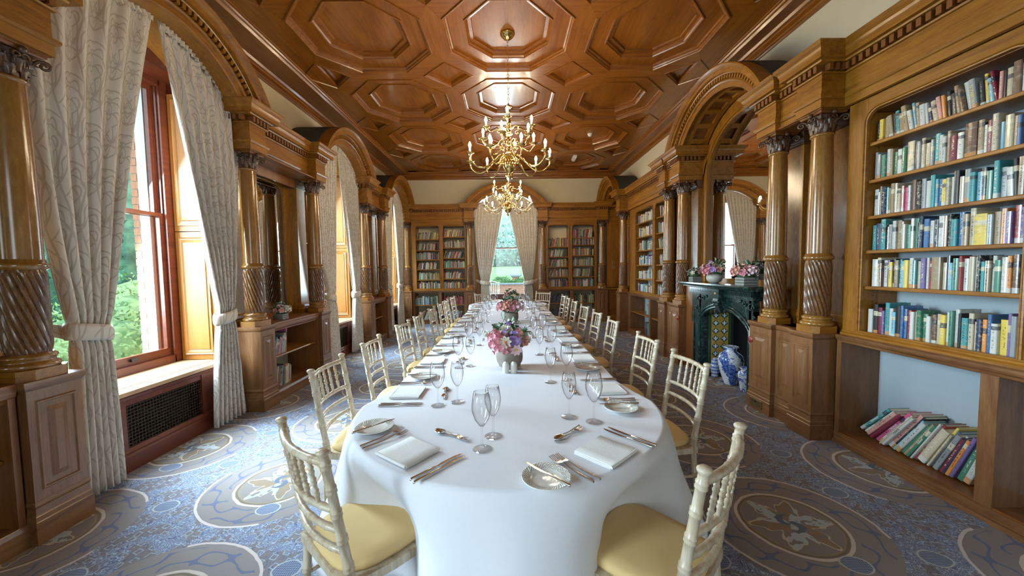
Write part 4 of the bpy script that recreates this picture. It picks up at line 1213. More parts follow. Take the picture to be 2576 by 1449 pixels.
curtain(FL, 6.10, .92, .53, -1, 'pale damask curtain on the near side of the second window', d=.17, folds=9, tie_at=5.70, tie_w=.16, seed=3, flare=.24, ztie=1.06)
curtain(FL, 6.125, .90, .53, 1, 'pale damask curtain on the far side of the second window', d=.17, folds=8, tie_at=6.66, tie_w=.16, seed=4, flare=.26, ztie=1.06)
curtain(FL, 8.95, .92, .50, -1, 'pale damask curtain on the near side of the farthest left window', d=.17, folds=8, tie_at=8.50, tie_w=.16, seed=5)
curtain(FL, 8.95, .92, .50, 1, 'pale damask curtain on the far side of the farthest left window', d=.17, folds=8, tie_at=9.36, tie_w=.16, seed=6)
curtain(FE, -.045, .98, .50, -1, 'left pale damask curtain of the end window', d=.16, folds=9, tie_at=-.62, tie_w=.20, seed=7, flare=.10)
curtain(FE, -.045, .98, .50, 1, 'right pale damask curtain of the end window', d=.16, folds=9, tie_at=.54, tie_w=.20, seed=8, flare=.10)

# ------------------------------------------------------------------ fireplace bay
FS0, FS1, FC = 3.80, 5.38, 4.36
fp = thing('fireplace', 'dark green marble fireplace with pointed arch and carved spandrels', 'fireplace', FR(FC, .1, 0))
mm = 'green_marble'
for a, b in ((FC + .46, FC + .70), (3.805, 3.83)):
    M(FR).box(a, b, .06, .45, .0, .98).build('jamb', mm, fp)
    M(FR).box(a - .015, b + .015, .04, .45, .0, .14).build('jamb_base', mm, fp)
    for q in ((.04, .08, .19) if b > 4 else ()): M(FR).box(a + q, a + q + .012, .05, .06, .16, .92).build('jamb_reed', mm, fp)
# spandrel slab with a flattened pointed arch cut out
def farch(u):  # u -1..1 -> height of the opening
    return .70 + .27 * (1 - abs(u) ** 1.9) ** .62
m = M(FR); N = 28; top = 1.12
f0 = []; 
for k in range(N + 1):
    u = -1 + 2 * k / N; f0.append((FC + u * .525, farch(u) if abs(u) < .999 else .70))
for dd in (.055, .30): pass
m.loft([[(s, .055, z) for s, z in f0], [(s, .055, top) for s, z in f0]], False, False)
m.loft([[(s, .055, z) for s, z in f0], [(s, .42, z) for s, z in f0]], False, False)
m.build('spandrel', mm, fp)
for a, b in ((FC + .49, FC + .72), (3.805, FC - .49)): M(FR).box(a, b, .055, .45, .70, 1.12).build('spandrel', mm, fp)
for off, pr_ in ((.0, .03), (.045, .02)):
    pts = [(FC + u * (.53 + off * .3) , .055, farch(u) + off * .8) for u in [-1 + 2 * k / 40 for k in range(1, 40)]]
    pts = [(pts[0][0], .055, .12)] + pts + [(pts[-1][0], .055, .12)]
    M(FR).tube(pts, .013 + pr_ * .2, 6).build('arch_roll', mm, fp)
# carved scrolls in the spandrels
m = M(FR)
for sg in (1, -1):
    for cx, cz, r0, tw in ((.53, 1.02, .055, 1), (.42, 1.06, .035, -1), (.59, .92, .035, -1), (.35, 1.075, .022, 1)):
        pts = [(FC + sg * (cx + (r0 - .0038 * r0 / .055 * q) * math.cos(tw * q * .55)), .048, cz + (r0 - .0038 * r0 / .055 * q) * math.sin(tw * q * .55)) for q in range(14)]
        m.tube(pts, .0065, 5)
m.build('carved_scrolls', mm, fp)
M(FR).box(3.77, 5.11, .03, .46, 1.10, 1.135).build('bed_mould', mm, fp)
m = M(FR); k = 3.80
base = None
while k < 5.09:
    P = FR(k, .03, 1.135)
    if base is None: base = ML().box(-.008, .008, -.012, .012, 0, .05).build('marble_dentil', mm, fp); o = base
    else: o = share(base, fp)
    o.location = P - fp.location; o.rotation_euler = (0, 0, PI / 2); k += .026
M(FR).box(3.78, 5.10, .036, .46, 1.135, 1.19).build('frieze_block', mm, fp)
M(FR).sweep([(3.79, .46), (3.79, .02), (5.12, .02), (5.12, .46)], [(0, 1.185), (.02, 1.19), (.03, 1.20), (.05, 1.205), (.09, 1.215), (.095, 1.235), (.09, 1.252), (-.1, 1.252), (-.1, 1.185)]).build('mantel_shelf', mm, fp)
M(FR).box(3.70, 5.19, -.02, .47, 1.20, 1.250).build('mantel_top', mm, fp)
# centre corbel
m = M(FR)
m.box(FC - .075, FC + .075, -.035, .05, 1.08, 1.19)
m.loft([[(FC - w, .05, z), (FC + w, .05, z), (FC + w * .8, .05 - o, z), (FC - w * .8, .05 - o, z)] for z, w, o in ((1.09, .06, .075), (1.05, .07, .085), (1.0, .055, .07), (.95, .045, .045), (.91, .02, .02))])
for q in range(5): m.lathe([(.004, 0), (.022, .004), (.026, .014), (.014, .026), (.0, .030)], 8, (FC - .05 + .025 * q, -.02, 1.03 - .03 * (q % 2)))
m.build('centre_corbel', mm, fp)
for q in (-.035, .035): M(FR).lathe([(.0, 0), (.008, .0), (.006, .004), (0, .005)], 8, (FC + q, -.036, 1.14), ax=Matrix.Rotation(PI / 2, 3, 'X')).build('brass_stud', 'old_brass', fp)
M(FR).box(FC - .012, FC + .012, -.037, -.034, 1.13, 1.15).build('brass_plaque', 'old_brass', fp)
# firebox
m = M(FR); m.box(FC - .48, FC + .48, .86, .90, -.05, 1.05); m.box(FC - .56, FC - .54, .30, .90, 0, 1.05); m.box(FC + .54, FC + .56, .42, .90, 0, 1.05); m.box(FC - .56, FC + .56, .42, .90, 1.0, 1.05)
m.build('firebox', 'black_hole', fp)
M(FR).box(FC - .48, FC + .48, .42, .47, .85, 1.1).build('firebox_hood', 'black_hole', fp)
# tiled cheeks (the far one shows)
def tile_cheek(sg):
    p = thing('tiled_cheek', None, None, (0, 0, 0)); p.parent = fp
    A = Vector((FC + sg * .452, .12)); B = Vector((FC + sg * .395, .44))       # (s,d)
    nd = (B - A).normalized(); L = (B - A).length; nrm = Vector((-sg * abs(nd.y), nd.x * sg * sg))
    nrm = Vector((-sg, 0)) 
    def Q(u, z, o): p_ = A + nd * u; return (p_.x - sg * o, p_.y, z)
    def quad(m, u0, u1, z0, z1, o, th=.004):
        m.loft([[Q(u0, z0, o), Q(u1, z0, o), Q(u1, z1, o), Q(u0, z1, o)], [Q(u0, z0, o + th), Q(u1, z0, o + th), Q(u1, z1, o + th), Q(u0, z1, o + th)]])
    M(FR).loft([[Q(0, 0, -.03), Q(L, 0, -.03), Q(L, 1.0, -.03), Q(0, 1.0, -.03)], [Q(0, 0, 0), Q(L, 0, 0), Q(L, 1.0, 0), Q(0, 1.0, 0)]]).build('cheek_backing', 'black_hole', p)
    tw = .088; u00 = .055
    for c in range(2):
        for r in range(9):
            z0 = .05 + r * .102; u0 = u00 + c * (tw + .001) * 1.16
            w = tw * 1.16; h = .100
            t_ = M(FR); quad(t_, u0, u0 + w, z0, z0 + h, 0.0); t_.build('fleur_tile', 'tile_ochre', p)
            cu, cz = u0 + w / 2, z0 + h / 2
            # navy lozenge, green lattice lines and a white fleur-de-lis
            m = M(FR); m.add([Q(cu - .047, cz, .0055), Q(cu, cz - .046, .0055), Q(cu + .047, cz, .0055), Q(cu, cz + .046, .0055)], [(0, 1, 2, 3)]); m.build('lozenge', 'tile_green', p)
            m = M(FR); m.add([Q(cu - .034, cz, .0065), Q(cu, cz - .034, .0065), Q(cu + .034, cz, .0065), Q(cu, cz + .034, .0065)], [(0, 1, 2, 3)]); m.build('lozenge', 'tile_navy', p)
            m = M(FR); 
            m.add([Q(cu + x_ * .9, cz + z_, .0075) for x_, z_ in ((0, .036), (.010, .020), (.004, .0), (.004, -.004), (-.004, -.004), (-.004, .0), (-.010, .020))], [tuple(range(7))])
            for e in (1, -1): m.add([Q(cu + e * x_, cz + z_, .0075) for x_, z_ in ((.004, -.002), (.014, .014), (.026, .012), (.028, .0), (.022, -.004), (.020, .004), (.013, .003), (.008, -.008))], [tuple(range(8))])
            m.add([Q(cu + x_, cz + z_, .0075) for x_, z_ in ((-.016, -.004), (.016, -.004), (.016, -.010), (-.016, -.010))], [(0, 1, 2, 3)])
            m.add([Q(cu + x_, cz + z_, .0075) for x_, z_ in ((-.004, -.010), (.004, -.010), (.012, -.030), (0, -.022), (-.012, -.030))], [tuple(range(5))])
            m.build('fleur_de_lis', 'tile_white', p)
    for u0 in (.018, u00 + 2 * tw * 1.16 + .004):
        for r in range(7):
            m = M(FR); quad(m, u0, u0 + .032, .05 + r * .132, .05 + r * .132 + .129, 0); m.build('border_tile', 'tile_green', p)
tile_cheek(1); tile_cheek(-1)
# arched overmantel mirror
mi = thing('overmantel_mirror', 'tall arched mirror above the green marble mantelpiece', 'mirror', FR(FC + .065, .42, 1.25))
MC = 4.565; hw = .80; R_ = (1.06 ** 2 + .60 ** 2) / 1.2; cz_ = 3.165 + .60 - R_
Rm = R_ - .235 - .20
zs = cz_ + math.sqrt(max(0, Rm * Rm - hw * hw)) if Rm > hw else 2.6
def arch_pts(h, r, n=24, zb=1.27):
    a = math.acos(min(1, h / r)) if r > h else 0
    zsp = cz_ + r * math.sin(a)
    return [(MC - h, zb)] + [(MC + r * math.cos(PI - a - (PI - 2 * a) * k / n), cz_ + r * math.sin(PI - a - (PI - 2 * a) * k / n)) for k in range(n + 1)] + [(MC + h, zb)]
pm = arch_pts(hw, max(Rm, hw + .02))
M(FR).loft([[(s, .40, z) for s, z in pm], [(s, .41, z) for s, z in pm]]).build('mirror_glass', 'mirror_glass', mi)
def arch_band(h0, h1, r0, r1, d0, d1, name, mat):
    a = arch_pts(h0, r0); b = arch_pts(h1, r1); m = M(FR)
    m.loft([[(a[i][0], d0, a[i][1]), (b[i][0], d0, b[i][1]), (b[i][0], d1, b[i][1]), (a[i][0], d1, a[i][1])] for i in range(len(a))]); return m.build(name, mat, mi)
r0 = max(Rm, hw + .02)
arch_band(hw - .01, hw + .035, r0 - .01, r0 + .035, .365, .42, 'frame_moulding', 'oak_z')
arch_band(hw + .02, hw + .05, r0 + .02, r0 + .05, .35, .42, 'frame_bead', 'oak_y')
arch_band(hw + .04, hw + .17, r0 + .04, r0 + .215, .38, .42, 'frame_board', 'oak_z')
M(FR).box(MC - hw - .05, MC + hw + .05, .36, .42, 1.25, 1.30).build('frame_sill', 'oak_y', mi)
o = M(FR).box(3.70, 5.44, .42, .50, 1.0, 3.2).build('trim_90', 'oak_z'); o['kind'] = 'structure'
for a, b in ((3.73, 3.83), (5.30, 5.40)):
    o = M(FR).box(a, b, .35, .5, .9, 3.0).build('trim_%d' % (91 if a < 4 else 92), 'oak_z'); o['kind'] = 'structure'
for a, b in ((3.785, 3.80), (FC + .71, 5.39)):
    o = M(FR).box(a, b, .12, .5, 0, 1.19).build('trim_%d' % (93 if a < 4 else 94), 'brown_oak_z'); o['kind'] = 'structure'
# wall behind the arch head
_pl = [(MC + (R_ - .12) * math.cos(a), cz_ + (R_ - .12) * math.sin(a)) for a in [PI / 2 + .97 * math.asin(.97 / (R_ - .12)) * (1 - 2 * k / 30) for k in range(31)]]
_pl = [(MC - .97, 2.9)] + _pl[::1] + [(MC + .97, 2.9)]
o = M(FR).loft([[(s, .425, z) for s, z in _pl], [(s, .54, z) for s, z in _pl]]).build('trim_95', 'oak_z'); o['kind'] = 'structure'

# blue and white china on the hearth side
def vase(name, label, cat, P, prof, mat, extra=None, n=36):
    t = thing(name, label, cat, P, 0, 'blue and white china by the fireplace')
    inner = [(max(.001, r - .006), z) for r, z in reversed(prof)] 
    ML().lathe(prof + inner[:len(inner) // 2], n, caps=True).build('body', mat, t)
    return t
v1 = vase('vase', 'large round blue and white china vase on the carpet by the fireplace', 'vase', (2.74, 4.48, 0),
     [(.0, 0), (.075, 0), (.080, .012), (.085, .05), (.115, .15), (.140, .25), (.142, .31), (.125, .365), (.090, .395), (.068, .408), (.062, .425), (.064, .445), (.082, .458), (.085, .466)], 'china_swirl')
ML().lathe([(.087, .462), (.088, .468), (.083, .472), (.077, .466)], 36).build('rim', 'china_trees', v1)
v2 = vase('vase', 'small blue and white vase with a wavy rim, nearest the pedestal', 'vase', (2.735, 4.20, 0),
     [(.0, 0), (.040, 0), (.046, .010), (.044, .03), (.055, .10), (.068, .17), (.070, .20), (.058, .232), (.036, .245), (.034, .258), (.048, .272), (.056, .282)], 'china_trees')
v3 = vase('ginger_jar', 'lidded blue and white ginger jar beside the large vase', 'jar', (2.73, 4.80, 0),
     [(.0, 0), (.048, 0), (.050, .008), (.044, .03), (.060, .09), (.073, .135), (.070, .170), (.050, .190), (.042, .196)], 'china_check')
ML().lathe([(.052, .194), (.055, .200), (.052, .215), (.040, .240), (.020, .252), (.008, .256), (.010, .264), (.012, .272), (.0, .280)], 28).build('lid', 'china_check', v3)

# ------------------------------------------------------------------ flowers
def petal(m, T, L, W, cup, tip=0, n=4):
    rings = []
    for k in range(n + 1):
        u = k / n; w = W * math.sin(PI * min(.97, u * .86 + .08)) ** .75
        z = cup * u * u + tip * u ** 4
        rings.append([T @ Vector((q * w, L * u, z + abs(q) ** 2 * W * .35)) for q in (-1, -.4, .4, 1)])
    m.loft(rings, False, False, True)
def Tm(P, up, spin=0):
    up = Vector(up).normalized(); q = up.to_track_quat('Z', 'Y').to_matrix().to_4x4()
    return Matrix.Translation(Vector(P)) @ q @ Matrix.Rotation(spin, 4, 'Z')
def rose(par, P, up, R, mat, rr, name='rose'):
    m = ML(); T = Tm(P, up, rr.random() * 6)
    for lay, (n, s, tilt) in enumerate(((5, 1.0, .35), (5, .82, .75), (4, .62, 1.05), (3, .42, 1.25), (2, .26, 1.4))):
        for k in range(n):
            TT = T @ Matrix.Rotation(2 * PI * k / n + lay * .7, 4, 'Z') @ Matrix.Rotation(tilt, 4, 'X')
            petal(m, TT, R * s, R * s * .55, -R * .18 * s, -R * .12)
    m.add([], []); return m.build(name, mat, par)
def hydrangea(par, P, R, mat, rr, n=34):
    m = ML(); P = Vector(P)
    for k in range(n):
        z = 1 - 2 * (k + .5) / n; a = k * 2.399; q = math.sqrt(1 - z * z); u = Vector((q * math.cos(a), q * math.sin(a), z))
        if u.z < -.6: continue
        T = Tm(P + u * R * (.86 + .2 * rr.random()), u + Vector((rr.uniform(-.3, .3), rr.uniform(-.3, .3), 0)), rr.random() * 6)
        for j in range(4): petal(m, T @ Matrix.Rotation(j * PI / 2, 4, 'Z') @ Matrix.Rotation(.25, 4, 'X'), R * .34, R * .19, R * .05, 0, 3)
    m.lathe([(0, -R * .7), (R * .7, -R * .2), (R * .78, R * .2), (R * .4, R * .7), (0, R * .8)], 10, P)
    return m.build('hydrangea', mat, par)
def daisy(par, P, up, R, mat, rr):
    m = ML(); T = Tm(P, up, rr.random() * 6)
    for k in range(8): petal(m, T @ Matrix.Rotation(k * PI / 4, 4, 'Z') @ Matrix.Rotation(.12, 4, 'X'), R, R * .33, R * .05, -R * .06, 3)
    d = m.build('daisy', mat, par)
    c = ML(); c.lathe([(R * .25, 0), (R * .24, R * .1), (R * .12, R * .17), (0, R * .19)], 10); 
    for i in range(len(c.v)): c.v[i] = T @ c.v[i]
    c.build('flower_centre', 'flower_eye', d)
def leaves(par, C, R, rr, n, mat, L=.05, name='foliage', zmin=-.2):
    m = ML(); C = Vector(C)
    for k in range(n):
        u = Vector((rr.gauss(0, 1), rr.gauss(0, 1), rr.gauss(0, 1))).normalized()
        if u.z < zmin: u.z = -u.z
        T = Tm(C + u * R * rr.uniform(.75, 1.08), u + Vector((rr.uniform(-.9, .9), rr.uniform(-.9, .9), rr.uniform(-.2, .6))), rr.random() * 6)
        petal(m, T @ Matrix.Rotation(rr.uniform(.3, 1.2), 4, 'X'), L * rr.uniform(.7, 1.3), L * .24, -L * .15, 0, 3)
    o = m.build(name, mat, par); return o
def arrangement(label, loc, R, pot, seed, mix_, group, sq=.85, bloom=1.0):
    rr = random.Random(seed)
    t = thing('flower_arrangement', label, 'flowers', loc, 0, group)
    if pot == 'bowl':
        h = R * .95
        ML().lathe([(.0, 0), (R * .36, 0), (R * .52, h * .12), (R * .63, h * .45), (R * .64, h * .8), (R * .60, h), (R * .55, h), (R * .58, h * .7), (R * .3, h * .2)], 28).build('pot', 'pot_stone', t)
        m = ML()
        for k in range(10): m.lathe([(R * (.60 + .04 * math.sin(k * .4)), h * (.30 + .07 * k)), (R * (.615 + .04 * math.sin(k * .4)), h * (.315 + .07 * k)), (R * (.60 + .04 * math.sin(k * .4)), h * (.33 + .07 * k))], 28, caps=False)
        m.build('pot_ribbing', 'pot_stone', t)
    elif pot == 'round':
        h = R * .85
        ML().lathe([(.0, 0), (R * .35, 0), (R * .60, h * .2), (R * .72, h * .5), (R * .70, h * .78), (R * .60, h), (R * .54, h), (R * .6, h * .7), (R * .3, h * .2)], 32).build('pot', 'pot_glaze', t)
    else:
        h = R * .72; w = R * .62
        M_ = ML()
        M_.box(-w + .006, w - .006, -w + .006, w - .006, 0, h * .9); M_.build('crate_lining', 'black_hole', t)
        for k in range(3):
            z0 = h * k / 3 + .002; z1 = h * (k + 1) / 3 - .004
            for a in range(4):
                T = Matrix.Rotation(a * PI / 2, 4, 'Z'); s_ = M(WORLD, T); s_.local = True
                s_.box(-w, w, -w - .003, -w + .005, z0, z1); s_.build('crate_slat', 'grey_crate', t)
    C = Vector((0, 0, h + R * .38))
    leaves(t, C, R * .80, rr, 46, 'leaf_green', R * .42)
    leaves(t, C + Vector((0, 0, R * .05)), R * .95, rr, 20, 'leaf_grey', R * .36, 'grey_foliage')
    ML().lathe([(R * .4, h * .9), (R * .72, h + R * .1), (R * .7, h + R * .55), (R * .3, h + R * .85), (0, h + R * .9)], 12).build('foliage_core', 'leaf_green', t)
    for (kind, az, el, rad, mat) in mix_:
        u = Vector((math.cos(az) * math.cos(el), math.sin(az) * math.cos(el), math.sin(el)))
        P = C + Vector((u.x, u.y, u.z * sq)) * R * rad
        if kind == 'h': hydrangea(t, P, R * .46, mat, rr)
        elif kind == 'r': rose(t, P, u, R * .34 * bloom, mat, rr)
        elif kind == 'd': daisy(t, P + u * R * .15, u, R * .30, mat, rr)
        else:
            m = ML()
            for k in range(7):
                q = P + Vector((rr.gauss(0, 1), rr.gauss(0, 1), rr.gauss(0, 1))) * R * .13
                T = Tm(q, u + Vector((rr.gauss(0, .4), rr.gauss(0, .4), 0)), rr.random() * 6)
                for j in range(5): petal(m, T @ Matrix.Rotation(j * PI / 2.5, 4, 'Z') @ Matrix.Rotation(.7, 4, 'X'), R * .13, R * .07, 0, 0, 3)
            m.build('filler_blossom', mat, t)
    return t
fr_ = -PI / 2   # azimuth facing the camera
mixA = [('h', fr_ - .75, .15, .78, 'petal_pink'), ('h', fr_ - .45, -.25, .70, 'petal_pink'), ('r', fr_ + .6, .5, .85, 'petal_peach'), ('r', fr_ + .95, .15, .85, 'petal_peach'),
        ('d', fr_ - .18, .12, .85, 'petal_cream'), ('d', fr_ + .32, -.28, .90, 'petal_blush'), ('r', fr_ + .32, .15, .85, 'petal_lilac'), ('f', fr_ + .05, .45, .95, 'petal_lilac'),
        ('f', fr_ - .1, 1.1, 1.0, 'petal_lilac'), ('r', fr_ - .3, .95, .85, 'petal_cream'), ('f', fr_ + 1.3, .35, 1.0, 'petal_cream'), ('f', fr_ - 1.6, .3, 1.1, 'petal_cream'),
        ('r', fr_ + 2.6, .3, .8, 'petal_pink'), ('h', fr_ + 3.3, .1, .75, 'petal_pink'), ('r', fr_ + 2.0, .6, .8, 'petal_blush')]
mixB = [('h', fr_ - .6, .2, .8, 'petal_peach'), ('r', fr_ + .1, .05, .88, 'petal_pink'), ('h', fr_ + 1.0, .2, .75, 'petal_blush'), ('r', fr_ - .1, .8, .85, 'petal_peach'),
        ('h', fr_ - 1.5, .1, .8, 'petal_pink'), ('r', fr_ + .6, .65, .85, 'petal_peach'), ('f', fr_ + 1.5, .5, 1.0, 'petal_lilac'), ('r', fr_ + 2.8, .4, .8, 'petal_pink'), ('f', fr_ - 1.9, .4, 1.0, 'petal_lilac')]
mixC = [('r', fr_ + .15, .3, .85, 'petal_cream'), ('r', fr_ - .8, .75, .85, 'petal_pink'), ('f', fr_ - .4, .2, .95, 'leaf_grey'), ('f', fr_ + 1.0, .2, .95, 'petal_blush'), ('r', fr_ + 1.2, .3, .85, 'petal_pink'),
        ('r', fr_ - 1.4, .1, .85, 'petal_blush'), ('r', fr_ + 3, .4, .85, 'petal_pink')]
ZT = .752
arrangement('nearest table centrepiece of pink hydrangea, daisies and lilac blooms', (0.0, 2.66, ZT), .150, 'bowl', 3, mixA, 'table centrepieces')
arrangement('middle table centrepiece of salmon pink roses in a stone pot', (0.03, 4.84, ZT), .150, 'bowl', 4, mixB, 'table centrepieces')
arrangement('farthest table centrepiece, mostly dark green leaves with a white bloom', (0.06, 6.45, ZT), .150, 'bowl', 5, mixC, 'table centrepieces')
LFT = PI  # azimuth facing -x
def turn(mix_, a): return [(k, z + a, e, r, m) for k, z, e, r, m in mix_]
arrangement('small crate of pink and cream flowers at the far end of the mantelpiece', FR(5.10, .10, 1.252), .095, 'crate', 6, turn(mixC, -PI / 2 + .6), 'mantelpiece flowers')
arrangement('round glazed pot of pink roses in the middle of the mantelpiece', FR(4.62, .10, 1.252), .13, 'round', 7, turn([m_ for m_ in mixA if m_[0] != 'd'] + [('r', fr_, .6, .9, 'petal_pink')], -PI / 2 + .6), 'mantelpiece flowers')
arrangement('wooden crate of pink flowers at the near end of the mantelpiece', FR(3.99, .10, 1.252), .125, 'crate', 8, turn(mixB, -PI / 2 + .6), 'mantelpiece flowers')
arrangement('small crate of peach and white roses on the ledge below the left mirror', FL(4.42, .16, .902), .095, 'crate', 9, turn([('r', fr_, .1, .85, 'petal_peach'), ('r', fr_ - .8, .1, .85, 'petal_peach'), ('r', fr_ + .3, .8, .8, 'petal_blush'), ('h', fr_ + 1.1, .2, .8, 'petal_cream'), ('r', fr_ - .3, .9, .85, 'petal_blush'), ('f', fr_ + .6, .5, 1., 'petal_cream'), ('r', fr_ + 3, .3, .8, 'petal_peach')], .7), 'ledge flowers')

# salt and pepper shakers in front of each centrepiece
def shaker(loc, lab):
    t = thing('shaker', lab, 'shaker', loc, 0, 'white condiment shakers')
    ML().lathe([(.0, 0), (.0225, 0), (.0235, .003), (.0235, .052), (.021, .064), (.016, .073), (.009, .078), (0, .079)], 24).build('body', 'shaker_glaze', t)
    m = ML()
    for k in range(5): m.lathe([(.0, 0), (.0013, 0), (.0, .0006)], 6, (.006 * math.cos(k * 1.257), .006 * math.sin(k * 1.257), .0788))
    m.build('pouring_holes', 'black_hole', t); return t
for (cx, cy), nm in (((0.0, 2.52), 'nearest'), ((.03, 4.70), 'middle'), ((.06, 6.31), 'farthest')):
    shaker((cx - .027, cy, ZT), 'left white shaker in front of the %s centrepiece' % nm)
    shaker((cx + .029, cy + .002, ZT), 'right white shaker in front of the %s centrepiece' % nm)

# ------------------------------------------------------------------ chandeliers
def chandelier(loc, label):
    """loc: ceiling point; 18 lights in three tiers"""
    t = thing('chandelier', label, 'chandelier', loc, 0, 'brass chandeliers')
    zc = 0
    ML().lathe([(.0, 0), (.085, 0), (.085, -.022), (.070, -.030), (.060, -.050), (.035, -.068), (.012, -.078), (0, -.08)], 8).build('ceiling_rose', 'brass', t)
    zb = -1.62            # centre of the big ball relative to the ceiling
    # chain links
    base = None; z = -.085
    k = 0
    while z > -.80:
        if base is None: base = ML().tube([(.011 * math.cos(a), 0, .020 * math.sin(a)) for a in [2 * PI * q / 12 for q in range(13)]], .0028, 5).build('chain_link', 'chain_brass', t); o = base
        else: o = share(base, t)
        o.location = (0, 0, z); o.rotation_euler = (0, 0, (k % 2) * PI / 2); z -= .033; k += 1
    ML().lathe([(0, -0.798), (.010, -0.798), (.012, -0.820), (.045, -0.831), (.052, -0.844), (.045, -0.858), (.018, -0.870), (.026, -0.886), (.018, -0.903), (.010, -0.930), (.016, -0.964), (.028, -1.008), (.034, -1.063), (.020, -1.096), (.030, -1.118), (.040, -1.135), (.030, -1.151), (.016, -1.173), (.026, -1.217),
                (.045, -1.240), (.045, -1.262), (.022, -1.284), (.030, -1.328), (.048, -1.361), (.030, -1.394), (.024, -1.416), (.050, -1.433), (.072, -1.466), (.080, -1.510), (.072, -1.554), (.045, -1.587), (.018, -1.604), (.012, -1.615), (.026, -1.631), (.022, -1.654), (0, -1.670)], 24).build('baluster_stem', 'brass', t)
    def arm(r, z0, zdip, zt, name_seed, curl=1):
        a_ = ML()
        P = [(.035, z0), (.07, z0 + .045), (.11, z0 + .035), (r * .42, (z0 + zdip) / 2 + .02), (r * .60, zdip + .015), (r * .80, zdip), (r * .95, zdip + .05), (r, (zdip + zt) / 2 + .02), (r, zt - .03)]
        pts = []
        for i in range(len(P) - 1):
            p0 = P[max(i - 1, 0)]; p1 = P[i]; p2 = P[i + 1]; p3 = P[min(i + 2, len(P) - 1)]
            for q in range(4):
                u = q / 4
                pts.append(tuple(.5 * ((2 * p1[e]) + (-p0[e] + p2[e]) * u + (2 * p0[e] - 5 * p1[e] + 4 * p2[e] - p3[e]) * u * u + (-p0[e] + 3 * p1[e] - 3 * p2[e] + p3[e]) * u ** 3) for e in (0, 1)))
        pts.append(P[-1])
        a_.tube([(x, 0, z) for x, z in pts], [.0095 + .0030 * abs(math.sin(i * 1.4)) if i < 14 else .0080 for i in range(len(pts))], 8)
        # scroll under the arm
        sc = [(.10 + (.030 - .0021 * q) * math.cos(q * .55 + 1), 0, z0 - .035 + (.030 - .0021 * q) * math.sin(q * .55 + 1)) for q in range(13)]
        a_.tube(sc, .0065, 5)
        return a_
    tiers = ((9, .49, -1.44, -1.575, -1.43, .09, 'lower'), (6, .31, -1.27, -1.33, -1.235, .26, 'middle'), (4, .27, -1.10, -1.115, -1.065, -PI / 2 - .06, 'upper'))
    for n, r, z0, zd, ztp, ph, nm in tiers:
        pa = None
        for k in range(n):
            an = ph + 2 * PI * k / n
            if pa is None:
                pa = arm(r, z0, zd, ztp, 0).build('arm', 'brass', t)
                dp = ML().lathe([(.006, ztp - .035), (.012, ztp - .03), (.010, ztp - .012), (.030, ztp - .006), (.048, ztp + .002), (.050, ztp + .004), (.030, ztp + .002), (.012, ztp + .004)], 16).build('drip_pan', 'brass', pa); dp.location = (r, 0, 0)
                cs = ML().lathe([(.0, ztp), (.0135, ztp), (.0135, ztp + .062), (0, ztp + .062)], 12).build('candle', 'candle_sleeve', pa); cs.location = (r, 0, 0)
                bu = ML().lathe([(.0, ztp + .062), (.008, ztp + .063), (.015, ztp + .078), (.0165, ztp + .090), (.012, ztp + .108), (.005, ztp + .122), (0, ztp + .128)], 10).build('bulb', 'candle_bulb', pa); bu.location = (r, 0, 0)
                o = pa
            else:
                o = pa.copy(); COL.objects.link(o); o.parent = t
                for g in pa.children: h = g.copy(); COL.objects.link(h); h.parent = o
            o.rotation_euler = (0, 0, an)
    ML().lathe([(0, -1.665), (.006, -1.67), (.018, -1.695), (.020, -1.71), (.014, -1.735), (0, -1.745)], 8).build('glass_drop', 'glassware', t)
    return t
c1 = chandelier((.03, 4.45, 4.21), 'large brass chandelier with lit candle bulbs hanging nearest the camera')
c2 = dup(c1, (.01, 7.66, 4.21), .12, 'farther brass chandelier hanging in front of the end window')

# smoke detector and emergency light on the ceiling
t = thing('smoke_detector', 'white domed smoke detector on a right-hand ceiling panel', 'smoke detector', (1.72, 7.70, 4.21))
ML().lathe([(0, 0), (.055, 0), (.055, -.018), (.045, -.03)], 20).build('base', 'white_plastic', t)
ML().lathe([(.045, -.03), (.042, -.045), (.030, -.058), (0, -.064)], 20).build('dome', 'white_plastic', t)
t = thing('emergency_light', 'white emergency light fitting on the far right ceiling panel', 'ceiling light', (1.68, 9.30, 4.21))
ML().box(-.045, .045, -.16, .16, -.05, 0).build('housing', 'white_plastic', t, bevel=.006)
ML().box(-.035, .035, -.14, .14, -.075, -.045).build('diffuser', 'card_white', t, bevel=.008)

